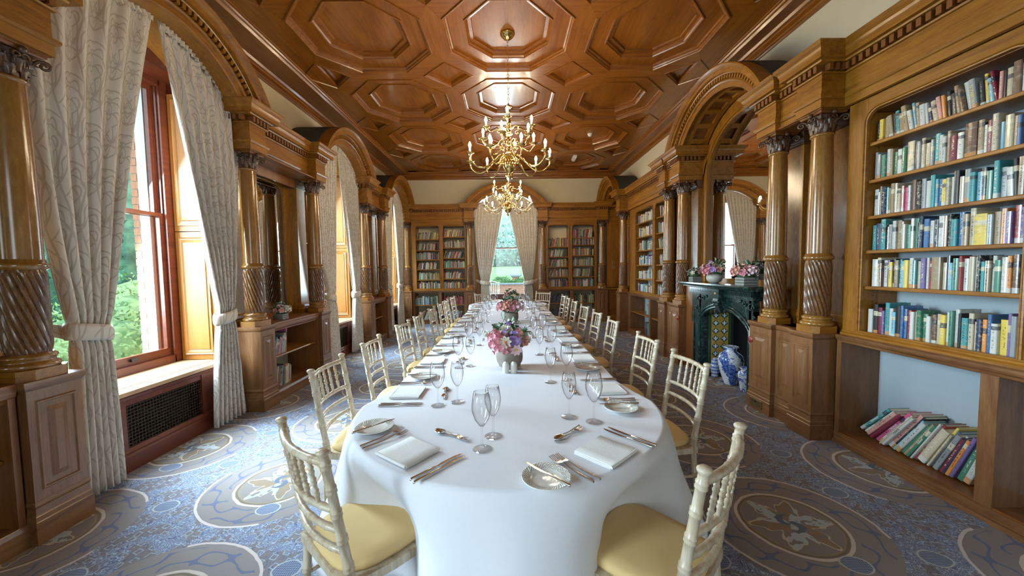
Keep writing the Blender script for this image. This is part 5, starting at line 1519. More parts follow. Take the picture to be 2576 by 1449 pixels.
# ------------------------------------------------------------------ the long table
TX = -.01; TY0, TY1, TR, THW = 1.945, 7.30, .775, .690
def outline(off=0.0, n=40):
    """stadium outline, counter-clockwise from the near end's right side; returns pts and outward normals"""
    pts = []
    for k in range(n + 1):
        a = -PI + PI * k / n
        r = TR + off; pts.append((TX + r * math.cos(a), TY0 + r * math.sin(a), math.cos(a), math.sin(a)))
    def side(x0, y0, x1, y1, nx, m_):
        return [(x0 + (x1 - x0) * k / m_, y0 + (y1 - y0) * k / m_, nx, 0) for k in range(1, m_)]
    hw = THW + off
    pts += [(TX + hw + (TR - THW) * .45, TY0 + .15, 1, 0), (TX + hw, TY0 + .34, 1, 0)] + side(TX + hw, TY0 + .34, TX + hw, TY1 - .34, 1, 60) + [(TX + hw, TY1 - .34, 1, 0), (TX + hw + (TR - THW) * .45, TY1 - .15, 1, 0)]
    for k in range(n + 1):
        a = PI * k / n; r = TR + off; pts.append((TX + r * math.cos(a), TY1 + r * math.sin(a), math.cos(a), math.sin(a)))
    pts += [(TX - hw - (TR - THW) * .45, TY1 - .15, -1, 0), (TX - hw, TY1 - .34, -1, 0)] + side(TX - hw, TY1 - .34, TX - hw, TY0 + .34, -1, 60) + [(TX - hw, TY0 + .34, -1, 0), (TX - hw - (TR - THW) * .45, TY0 + .15, -1, 0)]
    return pts
tb = thing('dining_table', 'long banquet table running down the room under white cloths', 'table', (TX, (TY0 + TY1) / 2, 0))
M().prism([(x, y) for x, y, _, _ in outline(-.03)], .715, .740).build('tabletop', 'brown_oak_y', tb)
for x in (-.45, .45):
    for y in (1.75, 2.9, 4.3, 5.6, 6.6, 7.6): M().lathe([(.022, 0), (.022, .715)], 10, (x, y, 0)).build('leg', 'steel', tb)
def tablecloth():
    t = thing('tablecloth', 'white linen tablecloth covering the long dining table to near the floor', 'tablecloth', (TX, 4.6, .74))
    O = outline(0, 56); n = len(O)
    peri = [0]
    for i in range(n): peri.append(peri[-1] + math.hypot(O[(i + 1) % n][0] - O[i][0], O[(i + 1) % n][1] - O[i][1]))
    rings = []
    NV = 22
    rr = random.Random(5)
    phs = [rr.uniform(0, 6) for _ in range(6)]
    # top: concentric shrink
    for k in (.96, .985):
        rg = []
        for x, y, nx, ny in O:
            cy = min(max(y, TY0), TY1)
            rg.append((TX + (x - TX) * k, cy + (y - cy) * k, .7525))
        rings.append(rg)
    for j in range(NV + 1):
        w = j / NV; rg = []
        for i, (x, y, nx, ny) in enumerate(O):
            s = peri[i]
            near = y < TY0 + .05; ang = math.atan2(ny, nx)
            # four hanging corners of the square end cloths flare outwards
            corner = 0
            for ca in ((-PI * .11, -PI * .89) if y < 4.6 else (PI * .11, PI * .89)):
                dlt = abs(math.atan2(math.sin(ang - ca), math.cos(ang - ca)))
                if (y < TY0 + .4 or y > TY1 - .4): corner = max(corner, math.exp(-(dlt / .24) ** 2) * (1 if (y < TY0 + .02 or y > TY1 - .02) else .6))
            fold = (.5 + .5 * math.sin(s * 11.5 + phs[0])) * .55 + (.5 + .5 * math.sin(s * 6.1 + phs[1])) * .45
            if near: fold = (.5 + .5 * math.sin(ang * 9.5 + .9)) ** 1.6 * .8 + (.5 + .5 * math.sin(ang * 17 + 2)) * .2
            hem = .30 - .10 * corner + (.0 if not near else -.22 * max(0, -math.sin(ang)) ** 1.5)
            z = .7522 - (w ** 1.35) * (.7522 - hem)
            drop = .7522 - z
            curve = .010 * (1 - math.exp(-drop / .012))
            fl = drop * (.02 + .10 * fold * (1.45 if near else .8) + .40 * corner) 
            fl = min(fl, .22)
            if near:   # pushed in where the two end chairs stand
                rec = sum(math.exp(-((ang - q) / .36) ** 2) for q in (-PI * .75, -PI * .25))
                q_ = min(1, max(0, (drop - .02) / .27)); fl -= rec * .175 * q_ * q_ * (3 - 2 * q_)
                fl += math.exp(-((ang + PI / 2) / .30) ** 2) * min(.05, drop * .15)
            if w == 0: fl = 0; curve = 0
            rg.append((x + nx * (curve + fl), y + ny * (curve + fl), z))
        rings.append(rg)
    m = M(); m.loft(rings, True, False, True); m.add(rings[0], [tuple(range(len(rings[0])))[::-1]], True); m.f = [f[::-1] for f in m.f]
    o = m.build('cloth', 'white_linen', t)
    bm = bmesh.new(); bm.from_mesh(o.data); bmesh.ops.remove_doubles(bm, verts=bm.verts, dist=.0002); bm.to_mesh(o.data); bm.free()
    q = o.modifiers.new('thick', 'SOLIDIFY'); q.thickness = .003; q.offset = -1
    # creases where two cloths overlap
    for y in (3.62, 5.05, 6.05):
        M().box(TX - THW - .004, TX + THW + .004, y, y + .012, .7525, .7545).build('overlap_hem', 'white_linen', t, bevel=.0008)
    return t
tablecloth()

# ------------------------------------------------------------------ chairs
def chair_proto():
    t = thing('banqueting_chair', '', 'chair', (0, 0, 0), 0, 'limewashed spindle-back banqueting chairs')
    W = .190     # half spacing of the back posts; the sitter looks towards +Y, the back is at y=0
    cp = 'limed_chair_paint'
    def ringed(p0, p1, r0, r1, rings_, n=12, extra=.0032, fin=None):
        """a turned post with double grooves like bamboo"""
        m = ML(); p0 = Vector(p0); p1 = Vector(p1); L = (p1 - p0).length; ts = [0]
        for q in rings_: ts += [q - .013 / L, q - .010 / L, q - .006 / L, q, q + .006 / L, q + .010 / L, q + .013 / L]
        ts.append(1); ts = sorted(x for x in ts if 0 <= x <= 1)
        pts = []; rad = []
        for u in ts:
            r = r0 + (r1 - r0) * u
            for q in rings_:
                dlt = abs(u - q) * L
                if dlt < .0105 and dlt > .003: r += extra
                elif dlt <= .003: r += extra * .2
            pts.append(p0.lerp(p1, u)); rad.append(r)
        m.tube(pts, rad, n); return m
    def post(x):
        lo = Vector((x, .03, 0)); mid = Vector((x, .028, .44)); hi = Vector((x * 1.02, -.045, .895))
        m = ringed(mid, hi, .0170, .0150, (.10, .34, .55, .74, .93))
        b = ringed((x, .0, 0), mid, .0135, .0170, (.3, .62))
        m.v += []; off = len(m.v); m.v += b.v; m.f += [[i + off for i in f] for f in b.f]; m.smooth += b.smooth
        m.lathe([(.013, .885), (.014, .897), (.019, .903), (.0215, .909), (.0205, .914), (.014, .919), (0, .920)], 14, (x * 1.02, -.047, 0))
        return m
    post(-W).build('back_post', cp, t); post(W).build('back_post', cp, t)
    def yb(z): return .028 + (-.045 - .028) * (z - .44) / .455
    def rail(z, name, r=.0115, bow=.035):
        pts = []; rad = []; N = 28
        for k in range(N + 1):
            u = k / N * 2 - 1
            pts.append((u * W, yb(z) - bow * (1 - u * u), z)); 
            rad.append(r + (.0022 if (k % 7) in (3,) else 0))
        return ML().tube(pts, rad, 10).build(name, cp, t)
    rail(.872, 'top_rail', .0135); rail(.700, 'back_rail'); rail(.625, 'back_rail'); rail(.545, 'back_rail')
    for k in range(5):
        x = (k - 2) * .058; u = x / W; bow = .035 * (1 - u * u)
        ringed((x, yb(.702) - bow, .702), (x, yb(.868) - bow, .868), .0072, .0072, (.25, .5, .75), 8, .0028).build('spindle', cp, t)
    # seat frame and cushion
    pr_ = [(-W - .008, .0), (W + .008, .0), (W + .03, .18), (W + .035, .36), (.12, .40), (-.12, .40), (-W - .035, .36), (-W - .03, .18)]
    ML().prism(pr_, .395, .428).build('seat_frame', cp, t, bevel=.006)
    cu = []
    for z, s in ((.428, .93), (.432, .985), (.444, 1.0), (.458, .975), (.468, .90), (.473, .70), (.475, .3)):
        rg = []
        for k in range(28):
            a = 2 * PI * k / 28; ca, sa = math.cos(a), math.sin(a)
            x = .198 * (abs(ca) ** .55) * (1 if ca > 0 else -1) * (1 + .06 * sa); y = .20 + .195 * (abs(sa) ** .6) * (1 if sa > 0 else -1)
            rg.append((x * s, .20 + (y - .20) * s, z))
        cu.append(rg)
    ML().loft(cu, True, True, True).build('seat_cushion', 'seat_fabric', t)
    for x in (-W - .012, W + .012): ringed((x * .97, .375, 0), (x, .365, .40), .0125, .018, (.12, .45, .75), 12).build('front_leg', cp, t)
    for x in (-W, W): ringed((x, .01, .17), (x * 1.05, .37, .17), .009, .009, (.3, .7), 8, .003).build('stretcher', cp, t); ringed((x, .01, .255), (x * 1.05, .37, .255), .009, .009, (.3, .7), 8, .003).build('stretcher', cp, t)
    ringed((-W, .37, .20), (W, .37, .20), .009, .009, (.25, .5, .75), 8, .003).build('stretcher', cp, t); ringed((-W, .37, .28), (W, .37, .28), .009, .009, (.25, .5, .75), 8, .003).build('stretcher', cp, t)
    return t
cpz = chair_proto()
SIDE_L = [2.27, 3.0, 3.90, 4.56, 5.37, 6.12, 6.66, 7.38]
SIDE_R = [2.26, 2.95, 3.92, 4.62, 5.38, 6.20, 6.84, 7.41]
chairs = []
def ang_of(p0, p1):   # back line through finials p0,p1, seat to the table side (+Y local)
    pass
chairs.append(((-.735, 1.265), math.atan2(.70, .70) - PI / 2 + .05, 'closest chair at bottom left of the picture, seen from behind with wide cream seat'))
chairs.append(((.675, 1.13), PI / 4 + .0, 'closest chair at bottom right of the picture, gold seat towards the table end'))
for k, y in enumerate(SIDE_L):
    chairs.append(((-1.16 + .03, y), -PI / 2 + (.04 * math.sin(k * 2.3)), 'limewashed banqueting chair, %s along the left side of the table' % ORD[k]))
for k, y in enumerate(SIDE_R):
    chairs.append(((1.12, y), PI / 2 + (.05 * math.sin(k * 1.7 + 1)), 'limewashed banqueting chair, %s along the right side of the table' % ORD[k]))
chairs.append(((-.62, 8.42), PI - (-.62), 'far end chair left, its back against the end window curtain'))
chairs.append(((.81, 8.54), PI + (-.72), 'far end chair right, in front of the end wall pedestal'))
for k, ((x, y), rz, lab) in enumerate(chairs):
    # the location is the middle of the back at finial height: shift by the rake
    if k in (len(chairs) - 2,): rz = PI + .75
    if k in (len(chairs) - 1,): rz = PI - .70
    ox, oy = .045 * -math.sin(rz), .045 * math.cos(rz)
    loc = (x + ox, y + oy, 0)
    if k == 0: cpz.location = loc; cpz.rotation_euler = (0, 0, rz); cpz['label'] = lab
    else: dup(cpz, loc, rz, lab)

# ------------------------------------------------------------------ tableware
def knife(nm, L=.235, butter=False):
    t = thing(nm, '', 'knife', (0, 0, 0), 0, 'table knives')
    h = L * .47
    ML().lathe([(.0, 0), (.0048, .001), (.0052, .004), (.0044, h * .5), (.0046, h), (.003, h + .004)], 10, (0, 0, .0052), ax=Matrix.Rotation(-PI / 2, 3, 'X')).build('handle', 'steel', t)
    w = .0085 if not butter else .0075
    pts = [(-.003, h), (-.004, h + .012), (-w, h + .03), (-w, L * .86), (-w * .4, L * .97), (.003, L), (.004, L * .95), (.003, h + .02), (.003, h)]
    ML().prism(pts, .003, .0046).build('blade', 'steel', t)
    return t
def spoon_fork(nm, L, fork):
    t = thing(nm, '', 'fork' if fork else 'spoon', (0, 0, 0), 0, 'table forks' if fork else 'dessert spoons')
    h = L * .72
    hd = ML(); N = 12
    hd.tube([(0, L * .70 * k / N, .0048 + .007 * max(0, (k / N - .6) / .4) ** 1.6) for k in range(N + 1)], [.0046, .0048] + [.0046 - .0022 * (k / N) for k in range(2, N + 1)], 8)
    hd.build('handle', 'steel', t)
    if fork:
        m = ML(); rings = []
        def zc(u): return .012 - .009 * math.sin(PI * min(1, u * .9)) + .004 * u
        for k in range(7):
            u = k / 6; y = L * (.69 + .14 * u); w = .003 + .0095 * min(1, u * 1.7)
            rings.append([(-w, y, zc(u * .5)), (w, y, zc(u * .5)), (w, y, zc(u * .5) + .0014), (-w, y, zc(u * .5) + .0014)])
        m.loft(rings); m.build('fork_head', 'steel', t)
        m = ML()
        for q in range(4):
            x = -.0105 + q * .007
            m.loft([[(x - .0016, L * (.825 + .175 * u), zc(.5 + .5 * u)), (x + .0016 - .0008 * u, L * (.825 + .175 * u), zc(.5 + .5 * u)), (x + .0016 - .0008 * u, L * (.825 + .175 * u), zc(.5 + .5 * u) + .0014), (x - .0016, L * (.825 + .175 * u), zc(.5 + .5 * u) + .0014)] for u in (0, .25, .5, .75, 1)])
        m.build('tines', 'steel', t)
    else:
        rings = []
        for k in range(11):
            u = k / 10; y = L * (.70 + .30 * u); w = .019 * math.sin(PI * min(.985, .06 + u * .92)) ** .7
            rings.append([(q * w, y, .012 - .0095 * math.sin(PI * u) * (1 - q * q) - .002 * math.sin(PI * u)) for q in (-1, -.75, -.4, 0, .4, .75, 1)])
        m = ML(); m.loft(rings, False, False, True); o = m.build('bowl', 'steel', t)
        q = o.modifiers.new('thick', 'SOLIDIFY'); q.thickness = .0012
    return t
def wineglass(R, H, nm='wine_glass'):
    t = thing(nm, '', 'wine glass', (0, 0, 0), 0, 'clear wine glasses')
    hb = H * .40
    ML().lathe([(.0, 0), (.036, 0), (.0385, .0012), (.036, .0028), (.020, .0045), (.008, .010), (.0045, .02), (.0036, .05), (.0038, hb - .012), (.006, hb - .002), (.004, hb + .0), (0, hb)], 28).build('foot_and_stem', 'glassware', t)
    b = [(0, hb - .001), (R * .30, hb + .004), (R * .72, hb + .030), (R * .97, hb + .062), (R, hb + .080), (R * .93, H - .035), (R * .76, H)]
    th = .0011
    inner = [(R * .76 - th, H + .0004)] + [(max(0, r - th), z + (.0025 if i == 0 else .001)) for i, (r, z) in reversed(list(enumerate(b[:-1])))]
    ML().lathe(b + inner, 32, caps=False).build('bowl', 'glassware', t)
    return t
def plate_():
    t = thing('side_plate', '', 'plate', (0, 0, 0), 0, 'white side plates')
    ML().lathe([(.0, .002), (.040, .002), (.045, .0), (.050, .002), (.057, .008), (.083, .0155), (.0855, .0175), (.084, .019), (.080, .0175), (.057, .0115), (.050, .0065), (.044, .0045), (0, .0045)], 48).build('dish', 'embossed_porcelain', t)
    return t
def napkin_():
    t = thing('napkin', '', 'napkin', (0, 0, 0), 0, 'folded white napkins')
    rr = random.Random(3)
    for k in range(3):
        n = 12; rings = []
        for j in range(n + 1):
            v = j / n; y = -.080 + .160 * v; rg = []
            hw = .095 - k * .002 + .0015 * math.sin(v * 5 + k)
            z0 = .001 + k * .0038; th = .0034
            for q, zz in ((-1, z0 + th / 2), (-.985, z0 + th), (-.5, z0 + th + .0006 * math.sin(v * 7 + k)), (0, z0 + th + .001 * math.sin(v * 6 + k * 2)), (.5, z0 + th + .0006 * math.cos(v * 8)), (.985, z0 + th), (1, z0 + th / 2), (.985, z0), (0, z0), (-.985, z0)):
                rg.append((q * hw + k * .0022, y + k * .0015, zz))
            rings.append(rg)
        ML().loft(rings, True, True, True).build('fold', 'napkin_linen', t)
    # the rolled fold along one edge
    ML().tube([(-.090, -.0805, .0068), (0, -.0815, .0072), (.092, -.0805, .0068)], .0060, 10).build('rolled_edge', 'napkin_linen', t)
    return t
PK, PBK, PF, PDF, PDS = knife('dinner_knife', .235), knife('butter_knife', .205, True), spoon_fork('dinner_fork', .205, True), spoon_fork('dessert_fork', .185, True), spoon_fork('dessert_spoon', .19, False)
PG1, PG2, PPL, PNP = wineglass(.040, .235), wineglass(.036, .222), plate_(), napkin_()
used = set()
def put(proto, P, rz, label):
    if proto.name not in used:
        used.add(proto.name); proto.location = P; proto.rotation_euler = (0, 0, rz); proto['label'] = label; return proto
    return dup(proto, P, rz, label)
def setting(cx, cy, dirv, where, k):
    """cx,cy: middle of the napkin; dirv: angle of the direction from the sitter into the table"""
    rr = random.Random(100 + k)
    ux, uy = math.cos(dirv - PI / 2), math.sin(dirv - PI / 2); vx, vy = math.cos(dirv), math.sin(dirv)
    def P(u, v, z=ZT + .002): return (cx + ux * u + vx * v, cy + uy * u + vy * v, z)
    r0 = dirv - PI / 2
    j = lambda a=.05: rr.uniform(-a, a)
    put(PNP, P(j(.006), j(.005)), r0 + j(.08) + (0 if k % 2 else .04), 'folded white napkin at ' + where)
    put(PK, P(.172, -.105), r0 + j(.03), 'dinner knife nearer the napkin at ' + where)
    put(PK, P(.196, -.108), r0 + j(.03), 'outer dinner knife at ' + where)
    put(PF, P(-.165, -.105), r0 + j(.05), 'dinner fork nearer the napkin at ' + where)
    put(PF, P(-.195, -.100), r0 + j(.05), 'outer dinner fork at ' + where)
    put(PPL, P(-.305, .02 + j(.01)), r0, 'white embossed side plate at ' + where)
    put(PBK, P(-.285 + j(.02), -.085, ZT + .0195), r0 + j(.12), 'butter knife resting on the side plate at ' + where)
    put(PDS, P(.11, .225 + j(.01)), r0 + PI / 2 + .10 + j(.05), 'dessert spoon above the napkin at ' + where)
    put(PDF, P(-.085, .195 + j(.01)), r0 - PI / 2 + .08 + j(.05), 'dessert fork above the napkin at ' + where)
    put(PG1, P(.20, .215 + j(.01)), 0, 'wine glass nearer the knives at ' + where)
    put(PG2, P(.155, .315 + j(.01)), 0, 'wine glass farther from the knives at ' + where)
REFS = [2.12, 2.86, 3.60, 4.34, 5.08, 5.80, 6.50, 7.18]
setting(-.405, 1.42, PI / 4 + .05, 'the near left end place', 0)
setting(.365, 1.395, PI / 2 + .68, 'the near right end place', 1)
for k, y in enumerate(REFS):
    setting(-.595, y, 0, 'the %s left side place' % ORD[k], 2 + k)
    setting(.575, y + .01, PI, 'the %s right side place' % ORD[k], 12 + k)
setting(-.36, 7.80, -PI / 4, 'the far left end place', 22)
setting(.36, 7.80, -3 * PI / 4, 'the far right end place', 23)

# ------------------------------------------------------------------ books
PAL = {'w': (.56, .56, .53), 'c': (.50, .43, .31), 't': (.34, .25, .15), 'b': (.06, .16, .36), 'n': (.022, .035, .09), 'k': (.018, .018, .022), 'g': (.06, .20, .13), 'e': (.05, .29, .31),
       'r': (.36, .05, .05), 'm': (.19, .025, .05), 'y': (.68, .50, .08), 'o': (.72, .27, .06), 'p': (.62, .30, .26), 'v': (.17, .12, .30), 'a': (.28, .30, .31), 'u': (.16, .085, .05), 's': (.20, .45, .58), 'h': (.65, .12, .26)}
NAMES = {'w': 'white', 'c': 'cream', 't': 'tan', 'b': 'blue', 'n': 'navy', 'k': 'black', 'g': 'green', 'e': 'teal', 'r': 'red', 'm': 'maroon', 'y': 'yellow', 'o': 'orange', 'p': 'salmon pink', 'v': 'purple', 'a': 'grey', 'u': 'brown', 's': 'sky blue', 'h': 'pink'}
def book_proto():
    t = thing('book', '', 'book', (0, 0, 0))
    m = ML(); b = .09
    # rounded spine and two boards, unit size: x thickness, y depth from the spine, z height
    sp = [(0, .035), (.12, .010), (.35, 0), (.65, 0), (.88, .010), (1, .035)]
    m.loft([[(x, y, z) for x, y in sp + [(1 - b, .05), (b, .05)]] for z in (0, 1)])
    m.box(0, b, .035, 1, 0, 1); m.box(1 - b, 1, .035, 1, 0, 1)
    m.v = [v for v in m.v]
    o = m.build('book', 'book_cover')
    o.name = 'book'
    pg = ML().box(b, 1 - b, .05, .965, .018, .985).build('pages', 'page_paper', o)
    bpy.data.objects.remove(t)
    return o
BP = book_proto(); first_book = [True]
def put_book(fr, s, d, z, th, dp, ht, col, label, group, lean=0.0):
    """spine faces the room; lean: radians about the depth axis, towards +local x"""
    if first_book[0]: o = BP; first_book[0] = False; pg = o.children[0]
    else:
        o = BP.copy(); COL.objects.link(o); pg = BP.children[0].copy(); COL.objects.link(pg); pg.parent = o
    # local x direction along the wall: for fr with flip it runs towards -s
    Rz = fr.rot()
    base = fr(s, d, z)
    mtx = Matrix.Translation(base) @ Matrix.Rotation(Rz, 4, 'Z') @ Matrix.Rotation(lean, 4, 'Y') @ Matrix.Diagonal((th, dp, ht, 1))
    o.matrix_world = mtx
    o.color = (*col, 1)
    o['label'] = label; o['category'] = 'book'; o['group'] = group
    return o
def shade(c, rr, a=.12):
    f = 1 + rr.uniform(-a, a) ; return tuple(min(.9, max(.01, q * f)) for q in PAL[c])
def shelf_books(fr, s_left, s_right, z, spec, dface, where, group, hmax, seed, right_is_low=True, leans=None):
    """spec: string of colour letters left to right as seen from the room; letter followed by ' makes a tall one, _ a thick one"""
    rr = random.Random(seed); items = []; i = 0
    while i < len(spec):
        c = spec[i]; tall = thick = False; i += 1
        while i < len(spec) and spec[i] in "'_": tall |= spec[i] == "'"; thick |= spec[i] == '_'; i += 1
        items.append((c, tall, thick))
    W = abs(s_right - s_left)
    ws = [rr.uniform(.6, 1.35) * (1.7 if th else 1) for _, _, th in items]
    k = (W - .012) / sum(ws); ws = [w * k for w in ws]
    sgn = 1 if s_right > s_left else -1
    pos = s_left + sgn * .006
    cnt = {}
    for idx, ((c, tall, thick), w) in enumerate(zip(items, ws)):
        h = hmax * (rr.uniform(.72, .95) if not tall else rr.uniform(.97, 1.0))
        dp = rr.uniform(.130, .165)
        dd = dface + rr.uniform(.014, .036)
        ln = 0.0
        if leans and idx in leans: ln = leans[idx]
        # local x axis in s: +s when not flipped else -s
        lx = -1 if fr.flip else 1
        start = pos if lx == sgn else pos + sgn * w
        cnt[c] = cnt.get(c, 0) + 1
        put_book(fr, start, dd, z + .0005, w * .965, dp, h, shade(c, rr), '%s book, %s from the left on %s' % (NAMES[c], ordinal(idx), where), group, ln)
        pos += sgn * w
G1 = 'books in the nearest right bookcase'
rowsR = [(2.385, "kyttkettwstwwncpokktuwakysmpkcu_w_t", .195), (2.105, "aagwtgwgc_kwccaewwtmwu_twmc'sctbtw", .215), (1.835, "wwtnettccphwukawesbycwkcaeskgea_wktw", .225),
         (1.575, "ene'kawttwgwgknbwkwtkebtc'y_atovrvn", .225), (1.300, "w_cuwvyktesywecvwrt_cksgrwcwketwgwoug'w", .235), (.937, "w_kmve'ws_kbbrwcggwucywgw'keccnobw_y_v'ab", .25)]
for k, (z, spec, hm) in enumerate(rowsR):
    shelf_books(FR, 2.81, 1.94, z, spec, .26, 'the %s shelf of the nearest bookcase' % (['top', 'second', 'third', 'fourth', 'fifth', 'bottom upper'][k]), G1, hm, 20 + k, leans={i: -.13 - .05 * math.sin(i) for i in range(3, 27)} if k == 0 else ({31: -.05, 32: -.05} if k == 2 else None))
# leaning picture books in the open bay at lower right
rr = random.Random(4)
stack = [('e', .024), ('w', .016), ('p', .030), ('m', .020), ('h', .028), ('w', .022), ('c', .012), ('w', .024), ('p', .034), ('k', .020), ('s', .016), ('w', .032), ('g', .028), ('t', .020), ('g', .020), ('r', .012), ('w', .012), ('r', .022),
         ('c', .050), ('y', .018), ('c', .014), ('b', .026), ('a', .030), ('w', .014), ('m', .022), ('n', .016), ('o', .022), ('v', .022), ('k', .014), ('g', .034), ('w', .036)]
s = 2.86; n = len(stack)
lx = -1
for i, (c, th) in enumerate(stack):
    lean = .74 - .42 * (i / (n - 1)) ** .8
    h = rr.uniform(.32, .385) - .0016 * i
    if i in (0, 1, 2): h = .31
    # the lower corner on the far side stands on the board: spacing grows with the lean
    step = th / math.cos(lean)
    put_book(FR, s, .32 + rr.uniform(-.02, .02), .105 + max(0, .05 - .012 * i) + th * math.sin(lean) * .9, th * .95, rr.uniform(.15, .17), h, shade(c, rr), '%s book, %s from the left in the leaning row at lower right' % (NAMES[c], ordinal(i)), 'leaning books in the lower right bay', lean)
    s -= step * .84
# picture books on the low shelves at left
rr = random.Random(8)
row = [('o', .010), ('y', .012), ('g', .010), ('e', .012), ('k', .010), ('p', .010), ('w', .014), ('b', .016), ('s', .014), ('n', .014), ('h', .016), ('o', .014), ('p', .018), ('v', .016), ('w', .018), ('s', .020), ('c', .024), ('t', .020)]
s = 4.14
for i, (c, th) in enumerate(row):
    lean = .55 - .45 * (i / (len(row) - 1))
    put_book(FL, s, .13, .502 + 0, th * .95, .20, rr.uniform(.19, .24), shade(c, rr), '%s book, %s from the left on the upper low shelf under the mirror' % (NAMES[c], ordinal(i)), 'picture books on the low left shelf', lean)
    s += th / math.cos(lean) * 1.12
put_book(FL, s + .03, .16, .502, .020, .24, .31, PAL['h'], 'big pink picture book at the right end of the upper low shelf', 'picture books on the low left shelf', .12)
row = [('c', .014), ('w', .020), ('v', .026), ('c', .024), ('u', .020), ('u', .026), ('t', .020), ('a', .016), ('n', .022), ('g', .026), ('o', .022), ('w', .020), ('c', .030), ('v', .016), ('y', .016)]
s = 4.15
for i, (c, th) in enumerate(row):
    lean = .20 - .10 * (i / len(row))
    put_book(FL, s, .12, .127, th * .95, .18, rr.uniform(.20, .25), shade(c, rr), '%s book, %s from the left on the bottom low shelf under the mirror' % (NAMES[c], ordinal(i)), 'picture books on the low left shelf', lean)
    s += th * 1.12
for (s, z, c, th, h, lab) in ((7.24, .502, 'w', .020, .22, 'white folder standing on the small low shelf beyond second window'), (7.23, .127, 'k', .05, .24, 'thick black book at the bottom of the small low shelf'), (7.30, .127, 'y', .04, .27, 'yellow book at the bottom of the small low shelf')):
    put_book(FL, s, .13, z, th, .2, h, PAL[c], lab, 'books on the small low shelf', .06)
# first bay of the far right bookcase, book by book
nfar = 0
frow = ["twpkwcwctw", "mrwaweba", "ubkbn", "ttaa", "kkkkkkkk", "wwcc"]
for k, z in enumerate(RF_SH + [.937]):
    shelf_books(FR, 7.86, 7.10, z, ["btwpcwwtcwca", "wkcwtycwwmpt", "uotwbgugecta", "pkewakwsvwva", "gwwmtwcawetc", "vnwwewecrwtc"][k], .26, 'the %s shelf beyond the fireplace' % (['top', 'second', 'third', 'fourth', 'fifth', 'bottom upper'][k]), 'books in the far right bookcase', .21, 60 + k)

# everything farther away as one mass of small spines
class Mass:
    def __init__(s): s.v = []; s.f = []; s.c = []
    def book(s, fr, p, d, z, th, dp, h, col, lean=0.0, lx=1):
        b = len(s.v); cs, sn = math.cos(lean), math.sin(lean)
        for (x, y, zz) in ((0, 0, 0), (1, 0, 0), (1, 1, 0), (0, 1, 0), (0, 0, 1), (1, 0, 1), (1, 1, 1), (0, 1, 1)):
            X_, Z_ = x * th, zz * h
            s.v.append(fr(p + lx * (X_ * cs + Z_ * sn), d + y * dp, z + max(0, th * sn) * 1.0 + (Z_ * cs - X_ * sn)))
        for f in ((0, 1, 5, 4), (1, 2, 6, 5), (2, 3, 7, 6), (3, 0, 4, 7), (4, 5, 6, 7), (3, 2, 1, 0)):
            s.f.append([b + i for i in f]); s.c.append(col if f != (4, 5, 6, 7) else (.5, .42, .28))
MS = Mass()
def mass_row(fr, a, b, z, dface, seed, hm=.21, pal='wctttgekunamyra', lean_p=.35, fill=1.0, start=None):
    rr = random.Random(seed); p = a + .008; e = a + (b - a) * fill
    lean = 0
    if rr.random() < lean_p: lean = rr.uniform(.12, .40)
    while p < e - .03:
        th = rr.uniform(.014, .036)
        c = tuple(q * rr.uniform(.7, 1.15) for q in PAL[rr.choice(pal)])
        if lean and p + .12 > e: break
        MS.book(fr, p, dface + rr.uniform(.015, .035), z, th * .94, .14, hm * rr.uniform(.72, 1.0), c, lean, 1)
        p += th / max(.6, math.cos(lean))
        if rr.random() < .06: lean = rr.choice((0, 0, rr.uniform(.1, .35)))
sd = 200
for op, shl in ((EL_OP[0], EL_SH[0]), (EL_OP[1], EL_SH[1])):
    for z in shl + [.937]: mass_row(FE, op[0], op[1], z, .165, sd, .20); sd += 1
for op, shl in ((ER_OP[0], ER_SH[0]), (ER_OP[1], ER_SH[1])):
    for z in shl + [.937]: mass_row(FE, op[0], op[1], z, .165, sd, .22 if z < 2 else .26); sd += 1
mass_row(FE, -2.52, -1.88, .51, .14, 301, .24, 'wtgeka'); mass_row(FE, -1.80, -1.20, .51, .14, 302, .25, 'rmmmrm', 1.0); mass_row(FE, -2.52, -1.88, .096, .14, 303, .26, 'wetkar'); mass_row(FE, -1.80, -1.20, .096, .14, 304, .26, 'wetbsr')
mass_row(FE, 1.10, 1.66, .51, .14, 305, .27, 'nkn', 0); mass_row(FE, 1.74, 2.34, .51, .14, 306, .25, 'tcugk', 0); mass_row(FE, 1.10, 1.66, .096, .14, 307, .27, 'nkn', 0); mass_row(FE, 1.74, 2.34, .096, .14, 308, .27, 'wakt', .6)
for z in RF_SH + [.937]: mass_row(FR, 6.20, 6.85, z, .26, sd, .20, 'wprbcgate', .2); sd += 1
mass_row(FR, 7.03, 7.35, .51, .24, 320, .22, 'wsa', 0); mass_row(FR, 7.03, 7.45, .096, .24, 321, .26, 'ebsgn', .3); mass_row(FR, 6.22, 6.5, .51, .24, 322, .22, 'wsa', 0); mass_row(FR, 6.22, 6.6, .096, .24, 323, .26, 'rmwat', .3)
for z in RB_SH + [.937]: mass_row(FR, .94, 1.84, z, .26, sd, .21); sd += 1
me = bpy.data.meshes.new('far_books'); me.from_pydata(MS.v, [], MS.f)
at = me.attributes.new('tint', 'FLOAT_COLOR', 'FACE')
for i, c in enumerate(MS.c): at.data[i].color = (*c, 1)
me.materials.append(MT['far_books']); fb = bpy.data.objects.new('far_books', me); COL.objects.link(fb)
fb['kind'] = 'stuff'; fb['label'] = 'rows of old books filling the far bookcases'; fb['category'] = 'books'

